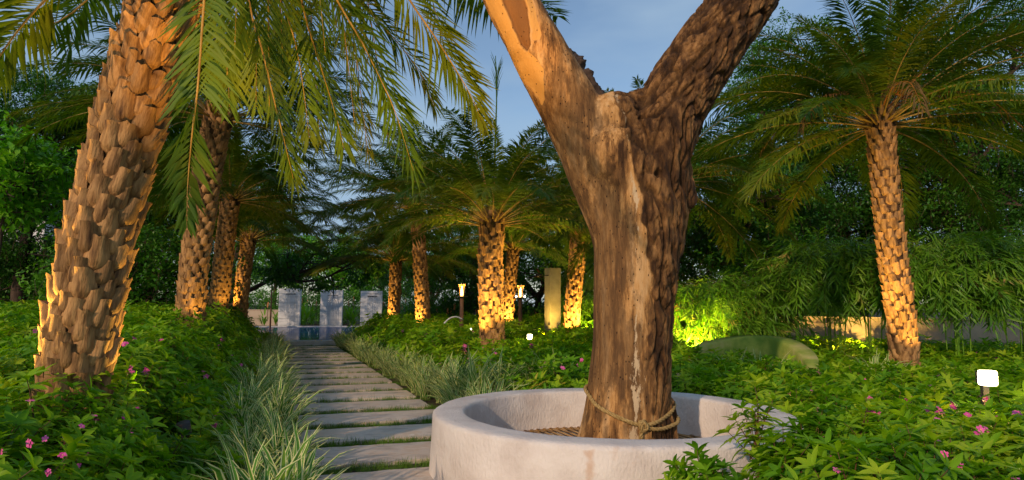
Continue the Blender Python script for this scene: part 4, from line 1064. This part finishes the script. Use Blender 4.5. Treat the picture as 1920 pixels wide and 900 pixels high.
uplight((-5.05, 10.85, .85), (-5.3, 11.3, 2.4), 35, 'the second palm of the row')
uplight((-6.5, 15.5, .95), (-6.9, 16, 2.6), 60, 'the third palm of the row')
uplight((-9.1, 20.5, .95), (-8.6, 21, 2.6), 160, 'the farthest palm of the row')
def near_palm(px, D, off, tz, e, what, size=80): 
    q = at(px, 600, D); uplight((q.x + off[0], q.y + off[1], .46), (q.x, q.y, tz), e * 1.5, what, size)
near_palm(737, 24, (-.6, -.5), 2.2, 150, 'the short palm by the panels')
near_palm(794, 20, (-.45, -.5), 2.4, 190, 'the slender palm by the pool')
near_palm(922, 12.4, (-.45, -.62), 3.2, 130, 'the sturdy gold lit palm')
near_palm(922, 12.4, (.75, -.75), 4.0, 900, 'the fronds of the gold lit palm')
near_palm(958, 22, (-.1, -.7), 2.6, 420, 'the small bright palm', 110)
near_palm(1072, 17, (-.35, -.65), 2.0, 160, 'the palm beside the pillar')
near_palm(1072, 17, (.45, -.45), 3.6, 320, 'the crown beside the pillar')
near_palm(1268, 14.5, (.35, -.6), 2.4, 160, 'the half hidden palm')
near_palm(1697, 10.9, (-.1, -.75), 2.2, 60, 'the solitary palm')
near_palm(1697, 10.9, (-1.5, -.9), 4.6, 220, 'the crown of the solitary palm', 100)

q = at(1020, 640, 14.3); uplight((q.x, q.y, .6), (q.x + .2, q.y + .7, 1.6), 160, 'the stone pillar, added to brighten it')  # extra lamp, added only to brighten the dark pillar
def bollard(px, py, D, w, label, rz, strength):
    c = at(px, py, D); root = empty('bollard_lamp', (c.x, c.y, 0), label, 'garden lamp', rz=rz)
    g = G(); g.box((-.02, .0, 0), (.02, .04, c.z - w * .5)); obj('post', g.mesh('post', [M_dark], False), root)
    g = G(); g.tube([(0, 0, 0), (0, 0, .01)], [.05, .05], 12)
    b = w * .5; r_ = w * .14; P = []
    for (sx, sz) in ((1, 1), (-1, 1), (-1, -1), (1, -1)):
        for k in range(4):
            a = math.atan2(sz, sx) - math.pi / 4 + k * math.pi / 6; P.append((sx * (b - r_) + math.cos(a) * r_, sz * (b - r_) + math.sin(a) * r_))
    n = len(P); V = [(x, -.05, c.z + z) for x, z in P] + [(x, .0, c.z + z) for x, z in P]
    F = [tuple(range(n - 1, -1, -1)), tuple(range(n, 2 * n))] + [(i, (i + 1) % n, n + (i + 1) % n, n + i) for i in range(n)]
    m_ = glow('lamp_glass', (1.0, .84, .5), strength)
    obj('lamp_glass', mesh('lamp_glass', V, F, [m_], False), root)
    if strength > 7:
        l = bpy.data.lights.new('lamp_bulb', 'POINT'); l.energy = w * 75; l.color = (1, .66, .18); l.shadow_soft_size = w * .4
        lo = bpy.data.objects.new('lamp_bulb', l); COL.objects.link(lo); lo.parent = root; lo.location = (0, -.05 - w * .55, c.z)
    g = G(); g.box((-b * .8, .002, c.z - b * .8), (b * .8, .05, c.z + b * .8)); obj('housing', g.mesh('housing', [M_dark], False), root)
bollard(1848, 708, 4.9, .108, 'bright square white garden lamp among the shrubs in front of the bamboo hedge', -.12, 9)
bollard(993, 631, 12.0, .085, 'small glowing square lamp in the shrubs below the stone pillar', .05, 9)
bollard(883, 617, 15, .035, 'tiny white lamp in the shrubs beside the gold lit sturdy palm', .05, 6)

def torch(px, ybot, ytop, D, label, bulbs, rz):
    b = at(px, ybot, D); p = at(px, ytop, D); plate = at(px, ytop + 24, D).z
    root = empty('garden_torch', (b.x, b.y, 0), label, 'torch', rz=rz); k = D / FPX
    g = G(); g.tube([(0, 0, 0), (0, 0, plate)], [4 * k, 3.6 * k], 10); obj('post', g.mesh('post', [M_torchpost]), root)
    g = G(); g.tube([(0, 0, plate), (0, 0, plate + 1.5 * k)], [11 * k, 11 * k], 16); obj('drip_plate', g.mesh('drip_plate', [M_dark], False), root)
    h = p.z - plate; g = G()
    for i in range(11):
        a = 2 * math.pi * i / 11; r0, r1, r2 = 3.8 * k, 4.4 * k, 6.2 * k
        g.tube([(math.cos(a) * r0, math.sin(a) * r0, plate + 1.5 * k), (math.cos(a) * r1, math.sin(a) * r1, plate + h * .6), (math.cos(a) * r2, math.sin(a) * r2, plate + h)], .55 * k, 4)
    for f in (.15, .3, .45, .6, .75):
        rr = lerp(3.8, 5.0, f) * k; K_ = 16; g.tube([(math.cos(2 * math.pi * i / K_) * rr, math.sin(2 * math.pi * i / K_) * rr, plate + h * f) for i in range(K_ + 1)], .4 * k, 4, cap=False)
    obj('cane_basket', g.mesh('cane_basket', [M_cane]), root)
    g = G(); g.tube([(0, 0, plate + 2 * k), (0, 0, plate + h * .35), (0, 0, plate + h * .6), (0, 0, plate + h * .85)], [2.2 * k, 2.6 * k, 2.2 * k, .3 * k], 8); obj('flame', g.mesh('flame', [M_flame]), root)
    l = bpy.data.lights.new('torch_light', 'POINT'); l.energy = 22; l.color = (1, .55, .15); l.shadow_soft_size = .05
    lo = bpy.data.objects.new('torch_light', l); COL.objects.link(lo); lo.parent = root; lo.location = (0, 0, plate + h + .12)
    if bulbs:
        for sx in (-1, 1):
            g = G(); g.tube([(sx * 8 * k, -2 * k, plate + 1.5 * k), (sx * 8 * k, -2 * k, plate + 4 * k)], [1.6 * k, 1.2 * k], 8); obj('bulb', g.mesh('bulb', [M_tiny]), root)
torch(865, 612, 533, 17.0, 'lit cane garden torch standing alone, flame visible, beside the sturdy palm', False, 0)
torch(975.5, 612, 535, 17.6, 'cane garden torch with two tiny bulbs on its plate near the stone pillar', True, 0)

# ------------------------------------------------------------------ pillar, walls, low curved wall, building, post
c = at(1036, 625, 15.0); zt = at(1036, 503, 15.0).z
root = empty('stone_pillar', (c.x, c.y, 0), 'tall square weathered stone pillar beside the glowing palm foot', 'pillar', rz=R(24))
g = G(); g.box((-.135, -.135, 0), (.135, .135, zt)); obj('shaft', g.mesh('shaft', [M_pillar], False), root)
g = G(); g.tube([(-.13, -.05, zt - .17), (-.34, -.08, zt - .16), (-.42, -.08, zt - .19)], [.012, .010, .02], 6); obj('bracket_arm', g.mesh('bracket_arm', [M_dark]), root)
g = G(); g.box((-.16, -.15, zt * .42), (-.137, -.09, zt * .42 + .04)); obj('socket', g.mesh('socket', [M_dark], False), root)

def wall(label, A, B, z, th, mat, name='garden_wall', cap=True):
    A, B = Vector((A[0], A[1], 0)), Vector((B[0], B[1], 0)); L_ = (B - A).length; rz = math.atan2(B.y - A.y, B.x - A.x)
    root = empty(name, A, label, 'wall', rz=rz)
    g = G(); g.box((0, 0, -.05), (L_, th, z)); obj('wall_face', g.mesh('wall_face', [mat], False), root)
    if cap: g = G(); g.box((-.02, -.025, z), (L_ + .02, th + .025, z + .05)); obj('coping', g.mesh('coping', [mat], False), root)
    return root
a = at(1380, 600, 17.5); b = at(2080, 600, 15.0)
wall('long beige plaster boundary wall behind the bamboo hedge', (a.x, a.y), (b.x, b.y), at(1600, 598, 16.3).z, .15, M_beige)
a = at(380, 580, 42); b = at(522, 580, 41)
wall('distant beige wall beside the end of the pool', (a.x, a.y), (b.x, b.y), at(490, 582, 41).z, .2, M_beige)
a = at(-60, 570, 17); b = at(130, 570, 19)
wall('low grey wall with pale top behind the shrubs beyond the thickest palm', (a.x, a.y), (b.x, b.y), at(40, 571, 18).z - .05, .3, M_coping)

def arc_wall():
    ctrl = [(1306, 655, 10.2), (1335, 643, 10.6), (1375, 634, 10.9), (1415, 629.5, 10.9), (1452, 635, 10.5), (1482, 650, 9.9), (1505, 668, 9.3), (1518, 690, 8.8)]
    P = spline([at(x, y, D) for x, y, D in ctrl], 36); V = []; n = 37
    root = empty('curved_planter', (P[18].x, P[18].y, 0), 'low curved mossy plaster planter edge half sunk in shrubs behind the forked tree', 'planter')
    for i, p in enumerate(P):
        T = (P[min(i + 1, 36)] - P[max(i - 1, 0)]); T.z = 0; T.normalize(); nrm = Vector((T.y, -T.x, 0)); th = .28
        f = [p, p + nrm * .02 - Vector((0, 0, .02))]
        back = p - nrm * th * math.sin(math.pi * (i + .6) / 38) ** .6 
        V += [Vector((p.x, p.y, -.05)) + nrm * .02, p + nrm * .02 - Vector((0, 0, .025)), p, back, back - nrm * .01 - Vector((0, 0, .02)), Vector((back.x, back.y, -.05))]
    V = [v - root.location for v in V]; m = 6
    F = [(i * m + j, (i + 1) * m + j, (i + 1) * m + j + 1, i * m + j + 1) for i in range(n - 1) for j in range(m - 1)]
    mat = noisy('mossy_plaster', [(0.3, (0.14, 0.24, 0.03)), (0.5, (0.30, 0.36, 0.06)), (0.7, (0.48, 0.44, 0.15))], 1.6, 7, .85, .4, .01, 40)
    obj('planter_wall', mesh('curved_wall', V, F, [mat]), root)
arc_wall()

# white building behind the trees at the far left
c = at(-60, 480, 46); root = empty('white_building', (c.x, c.y, 0), 'pale house glimpsed through the trees behind the thickest palm', 'building')
g = G(); g.box((-5, 0, 0), (5.2, 6, 7.2)); obj('wall', g.mesh('wall', [M_white], False), root)
g = G(); g.box((-5.3, -.6, 7.2), (5.5, 6.3, 7.5)); obj('roof', g.mesh('roof', [M_white], False), root)
for fz in (1.0, 3.9):
    for x in (-3.6, -.6, 2.4, 4.1):
        g = G(); g.box((x - .6, -.04, fz), (x + .6, .02, fz + 1.6)); w_ = obj('window', g.mesh('window', [M_dark], False), root)
        g = G(); g.box((x - .04, -.07, fz), (x + .04, -.042, fz + 1.6)); obj('mullion', g.mesh('mullion', [M_white], False), w_)
    g = G(); g.box((-5.2, -1.2, fz - .5), (5.3, -.002, fz - .35)); obj('balcony', g.mesh('balcony', [M_white], False), root)
a = at(507, 602, 33); z = at(507, 528, 33).z
g = G(); g.tube([(0, 0, 0), (0, 0, z)], [.045, .035], 8); o = obj('wooden_stake', g.mesh('wooden_stake', [M_torchpost])); o.location = (a.x, a.y, 0)
tag(o, 'thin dark wooden stake standing before the beige wall near the first panel', 'post')
g = G(); g.tube(spline([at(833, 606, 13.5), at(843, 597, 13.6), at(856, 594, 13.7), at(868, 599, 13.8)], 12), .016, 6); o = obj('bent_pipe', g.mesh('bent_pipe', [M_coping]))
tag(o, 'pale bent pipe arching out of the shrubs behind the sturdy palm', 'pipe')

# ------------------------------------------------------------------ canna lilies behind the pool
def canna(x, y, n, H_, seed, label):
    rd = random.Random(seed); root = empty('canna_lily', (x, y, 0), label, 'flowering plant', 'canna lilies behind the pool'); g = G()
    for i in range(n):
        bx_, by_ = rd.uniform(-.5, .5), rd.uniform(-.35, .35)
        for k in range(7):
            a = rd.uniform(0, 6.28); el = rd.uniform(.7, 1.35)
            M_ = Matrix.Translation((bx_, by_, rd.uniform(.0, .55) * H_)) @ rotm(0, 0, a) @ rotm(el, 0, 0)
            place(g, leaf_shape(rd.uniform(.5, .85) * H_ * .8, rd.uniform(.04, .07), rd.uniform(.1, .5), .3, 3), M_)
    tag(obj('foliage', g.mesh('foliage', [M_canna]), root), kind='stuff')
    for i in range(max(2, n // 2)):
        g = G(); bx_, by_ = rd.uniform(-.5, .5), rd.uniform(-.45, .1); h = H_ * rd.uniform(.95, 1.25)
        g.tube([(bx_, by_, .3), (bx_, by_, h - .2)], .01, 4, mi=1)
        for j in range(7): 
            q = Vector((bx_ + rd.uniform(-.04, .04), by_ + rd.uniform(-.04, .04), h - .2 + j * .04)); g.tube([q, q + Vector((rd.uniform(-.03, .03), rd.uniform(-.03, .03), .05))], [.035, .008], 5)
        obj('flower_spike', g.mesh('flower_spike', [M_orange, M_stem]), root)
rd = random.Random(31); kk = 0
CW = ['just beside the first panel', 'close to the middle panel edge', 'just past the middle panel', 'close before the third panel', 'next to the thin wooden stake', 'beside the third panel and short palm', 'between the short and the slender palm', 'past the slender palm', 'below the bright treetop gap', 'round the foot of the lone torch', 'beside the bent pipe', 'by the torch with two bulbs', 'closest to the stone pillar', 'peeking past the short palm trunk', 'half hidden by the third panel', 'half hidden by the first panel', 'behind the middle panel']
for px0, D_, nn, H_ in [(572, 39, 5, 1.5), (590, 39.5, 5, 1.5), (650, 39, 5, 1.35), (668, 39.5, 5, 1.4), (505, 40, 4, 1.2), (728, 38, 5, 1.3), (765, 33, 5, 1.25), (812, 30, 5, 1.2), (835, 29, 5, 1.15), (860, 28, 5, 1.15), (885, 27.5, 5, 1.15), (990, 26, 5, 1.1), (1010, 26, 4, 1.1), (752, 36, 5, 1.3), (705, 40, 5, 1.4), (535, 40, 5, 1.4), (620, 41, 5, 1.3)]:
    q = at(px0, 590, D_)
    canna(q.x, q.y, nn, H_, 300 + kk, 'canna lily clump with orange flower spikes, ' + CW[kk]); kk += 1

# ------------------------------------------------------------------ trees behind
def tree(label, base, H_, Rx, Rz, nclu, libn, seed, name='leafy_tree', zc=None, trunk_r=.18, cx=(0, 0), lean=0, holes=.0, group='trees behind the garden', lvl=3, csz=1.0, low=-1.0):
    rd = random.Random(seed); base = Vector((base[0], base[1], 0)); root = empty(name, base, label, 'tree', group)
    zc = zc or H_ - Rz; g = G(); C = Vector((cx[0], cx[1], zc)); tips = []
    fork = Vector((C.x * .5, C.y * .5, max(.6, zc - Rz * .55)))
    Q = spline([Vector((0, 0, -.1)), Vector((rd.uniform(-.15, .15), 0, fork.z * .5)), fork], 8); g.tube(Q, [trunk_r * (1.25 if i == 0 else 1 - .045 * i) for i in range(9)], 9, jit=.15, rnd=rd)
    def grow(p, target, r, lv):
        mid = p.lerp(target, .5) + Vector((rd.gauss(0, .1), rd.gauss(0, .1), rd.gauss(.05, .1))) * (target - p).length
        q = spline([p, mid, target], 6); g.tube(q, [max(.012, r * (1 - .09 * i)) for i in range(7)], 6 if lv > 1 else 4, cap=False)
        tips.append((q[-1], lv)); tips.append((q[4], lv))
        if lv > 0:
            for k in range(3):
                d = Vector((rd.gauss(0, 1), rd.gauss(0, 1), rd.gauss(.1, .6))).normalized()
                grow(q[3 + k], q[3 + k] + d * (target - p).length * rd.uniform(.45, .75), r * .5, lv - 1)
    nb = 7
    for k in range(nb):
        a = 2 * math.pi * k / nb + rd.uniform(-.3, .3); e = rd.uniform(-.35, .9)
        tgt = C + Vector((math.cos(a) * Rx * .72 * math.cos(e), math.sin(a) * Rx * .72 * math.cos(e), Rz * .72 * math.sin(e)))
        grow(fork, tgt, trunk_r * .55, lvl - 1)
    obj('trunk', g.mesh('trunk', [M_bark]), root)
    P, RT, S = [], [], []; tries = 0
    while len(P) < nclu and tries < nclu * 12:
        tries += 1
        if rd.random() < .45:
            q, lv = tips[rd.randrange(len(tips))]; p = q + Vector((rd.gauss(0, .28), rd.gauss(0, .28), rd.gauss(0, .2)))
        else:
            d = Vector((rd.gauss(0, 1), rd.gauss(0, 1), rd.gauss(0, 1))).normalized(); rr = rd.uniform(.55, 1.0) ** .6
            p = C + Vector((d.x * Rx, d.y * Rx, d.z * Rz)) * rr
        if p.z < .2 or p.z < zc + low * Rz: continue
        wp = p + base
        if noise.noise(Vector((wp.x * .75, wp.y * .75, wp.z * .95 + seed))) < -.28 + holes: continue
        P.append(p); RT.append((rd.uniform(-.5, .5), rd.uniform(-.5, .5), rd.uniform(0, 6.28))); S.append(csz * rd.uniform(.8, 1.3))
    tag(scatter('crown', libn, P, RT, S, parent=root, rnd=rd), kind='stuff')
    return root
def T(label, px, py, D, H_, Rx, Rz, n, libn, seed, **k):
    q = at(px, py, D); return tree(label, (q.x, q.y), q.z + Rz if H_ is None else H_, Rx, Rz, n, libn, seed, zc=q.z if H_ is None else None, **k)
T('dark leafed spreading tree behind the thickest palm, sky showing through its branches', 60, 330, 19, None, 3.2, 3.0, 2000, 'tree_dark', 1, trunk_r=.22, holes=.17)
T('dark leafed tree between the thickest palm and the second palm', 285, 340, 21, None, 3.0, 3.2, 2100, 'tree_dark', 2, trunk_r=.2, holes=.16)
T('bright green broad leafed young tree at the outer edge beyond the thickest palm', 15, 330, 11.5, None, .95, .8, 230, 'tree_bright', 3, trunk_r=.05, csz=.9)
T('bushy green tree low behind the shrub mound, left of the second palm', 250, 520, 17, None, 2.2, 1.4, 900, 'tree_leaf', 4, trunk_r=.1)
T('bushy green tree low behind the grey wall', 60, 520, 21, None, 2.6, 1.5, 800, 'tree_leaf', 5, trunk_r=.1)
T('green tree behind the third palm of the row', 440, 420, 32, None, 3.2, 3.4, 1000, 'tree_leaf', 6, holes=.12)
q = at(415, 500, 25); zc_ = at(600, 505, 25).z
tree('tree whose thin dark branches hang in front of the waterfall panels', (q.x, q.y), 4, 2.5, .75, 230, 'tree_hang', 7, zc=zc_, trunk_r=.12, cx=(at(600, 500, 25).x - q.x, 0), holes=.22, lvl=3, csz=.8)
T('bright green tree behind the first waterfall panel', 520, 480, 50, None, 3.5, 2.6, 620, 'tree_bright', 8, csz=1.3, holes=.05)
T('bright green tree behind the middle waterfall panel', 630, 505, 52, None, 4.0, 3.0, 700, 'tree_bright', 9, csz=1.3, holes=.05)
T('bright green tree behind the third waterfall panel', 715, 500, 50, None, 3.4, 2.9, 620, 'tree_bright', 10, csz=1.3, holes=.05)
T('green tree between the short palm and the slender palm', 812, 520, 40, None, 3.4, 2.9, 700, 'tree_leaf', 11, csz=1.2, holes=.1)
T('dark green tree behind the first torch', 880, 500, 30, None, 2.9, 2.6, 900, 'tree_leaf', 12, csz=1.1, holes=.08)
T('dark green tree behind the second torch', 1010, 490, 27, None, 3.0, 2.8, 1100, 'tree_leaf', 13, csz=1.1, holes=.05)
T('dark green tree behind the glowing palm beside the pillar', 1130, 450, 28, None, 3.2, 3.2, 1000, 'tree_leaf', 14, csz=1.1)
T('dense dark evergreen with curved limbs just past the forked trunk', 1370, 420, 21, None, 3.0, 2.7, 1900, 'tree_dark', 15, trunk_r=.28, csz=1.05, holes=.05)
T('dense dark evergreen behind the solitary palm', 1600, 400, 22, None, 3.3, 3.3, 2100, 'tree_dark', 16, trunk_r=.3, csz=1.05, holes=.04)
T('dense dark evergreen standing over the pale end of the boundary wall', 1830, 360, 20, None, 3.2, 3.6, 2100, 'tree_dark', 17, trunk_r=.3, csz=1.05, holes=.04)
T('tall open tree whose top leaves stand out against the sky beside the right limb', 1480, 170, 24, None, 2.6, 2.8, 900, 'tree_leaf', 18, trunk_r=.2, holes=.14)
T('tall dark tree behind the crown of the solitary palm', 1760, 110, 25, None, 3.6, 3.4, 1300, 'tree_dark', 19, trunk_r=.25, holes=.10)
T('low green tree filling under the dark evergreens', 1480, 520, 19, None, 2.6, 1.2, 900, 'tree_leaf', 20, trunk_r=.1)
# low hedge behind everything in the far centre
rd = random.Random(50); P, RT, S = [], [], []
for i in range(3600):
    px0 = rd.uniform(-250, 1500); D_ = rd.uniform(43, 47) if 400 < px0 < 760 else rd.uniform(28, 33); q = at(px0, 570, D_)
    P.append((q.x, q.y, rd.uniform(.1, 1) * (1.9 + .35 * math.sin(px0 * .03) + .3 * math.sin(px0 * .011 + 1)))); RT.append((rd.uniform(-.6, .6), rd.uniform(-.6, .6), rd.uniform(0, 6.28))); S.append(rd.uniform(1.1, 1.7))
tag(scatter('far_hedge', 'tree_leaf', P, RT, S, rnd=rd), 'long dark green hedge mass closing the far side of the garden', 'hedge', kind='stuff')

# bamboo clumps
def bamboo(label, px, py, D, rx, rz_, n, seed, zmin=.25):
    rd = random.Random(seed); c = at(px, py, D); base = Vector((c.x, c.y, 0)); root = empty('bamboo_clump', base, label, 'bamboo', 'bamboo clumps along the boundary wall')
    for k in range(9):
        g = G(); a = rd.uniform(0, 6.28); r0 = .25 * rd.random(); x, y = math.cos(a) * r0, math.sin(a) * r0; l = rx * rd.uniform(.3, .8)
        Q = spline([(x, y, 0), (x * 1.5, y * 1.5, (c.z + rz_) * .55), (x + math.cos(a) * l, y + math.sin(a) * l * .5, (c.z + rz_) * .92)], 10); g.tube(Q, [.014 - .001 * i for i in range(11)], 5); obj('culm', g.mesh('culm', [M_canna]), root)
    P, RT, S = [], [], []
    for i in range(n):
        d = Vector((rd.gauss(0, 1), rd.gauss(0, 1), rd.gauss(0, 1))).normalized() * rd.uniform(.25, 1) ** .5
        p = Vector((d.x * rx, d.y * rx * .6, c.z + d.z * rz_))
        if p.z < zmin + (.25 if i % 3 else 0): continue
        a = math.atan2(d.y - .25, d.x) - math.pi / 2 + rd.gauss(0, .5)
        P.append(p); RT.append((rd.uniform(-.7, .5) - .35 * (d.z < 0), rd.uniform(-.3, .3), a)); S.append(rd.uniform(.8, 1.25))
    tag(scatter('foliage', 'bamboo', P, RT, S, parent=root, rnd=rd), kind='stuff')
bamboo('yellow lit bamboo clump right behind the forked trunk', 1320, 590, 14.2, .95, .75, 300, 1)
bamboo('dark green bamboo clump between the lit bamboo and the mossy wall', 1400, 575, 14.6, .9, .65, 260, 2)
bamboo('wide drooping bamboo clump over the glowing stretch of wall', 1560, 528, 14.0, 1.25, .85, 560, 3, 1.4)
bamboo('bamboo clump whose tips touch the solitary palm trunk', 1625, 530, 14.3, .8, .8, 260, 4, 1.5)
bamboo('big drooping bamboo clump past the solitary palm', 1790, 530, 12.6, 1.05, .9, 520, 5, 1.3)
bamboo('outermost bamboo clump over the bare end of the wall', 1905, 520, 12.8, .8, .95, 320, 6, 1.55)
bamboo('small yellow lit bamboo clump between the pillar palm and the forked trunk', 1100, 590, 19, .7, .9, 160, 7)
q = at(1315, 660, 13.2); uplight((q.x, q.y, .55), (q.x + .1, q.y + 1.0, 1.5), 520, 'the lit bamboo', 120, (1, .62, .10))
q = at(1105, 650, 18.2); uplight((q.x, q.y, .6), (q.x, q.y + .9, 1.5), 260, 'the small lit bamboo', 110, (1, .62, .10))
q = at(1560, 660, 15.0); uplight((q.x, q.y, .4), (q.x - .1, q.y + 1.2, 1.0), 700, 'the boundary wall behind the bamboo', 130)
q = at(1630, 660, 15.0); uplight((q.x, q.y, .4), (q.x + .1, q.y + 1.2, .9), 400, 'the boundary wall near the solitary palm', 130)
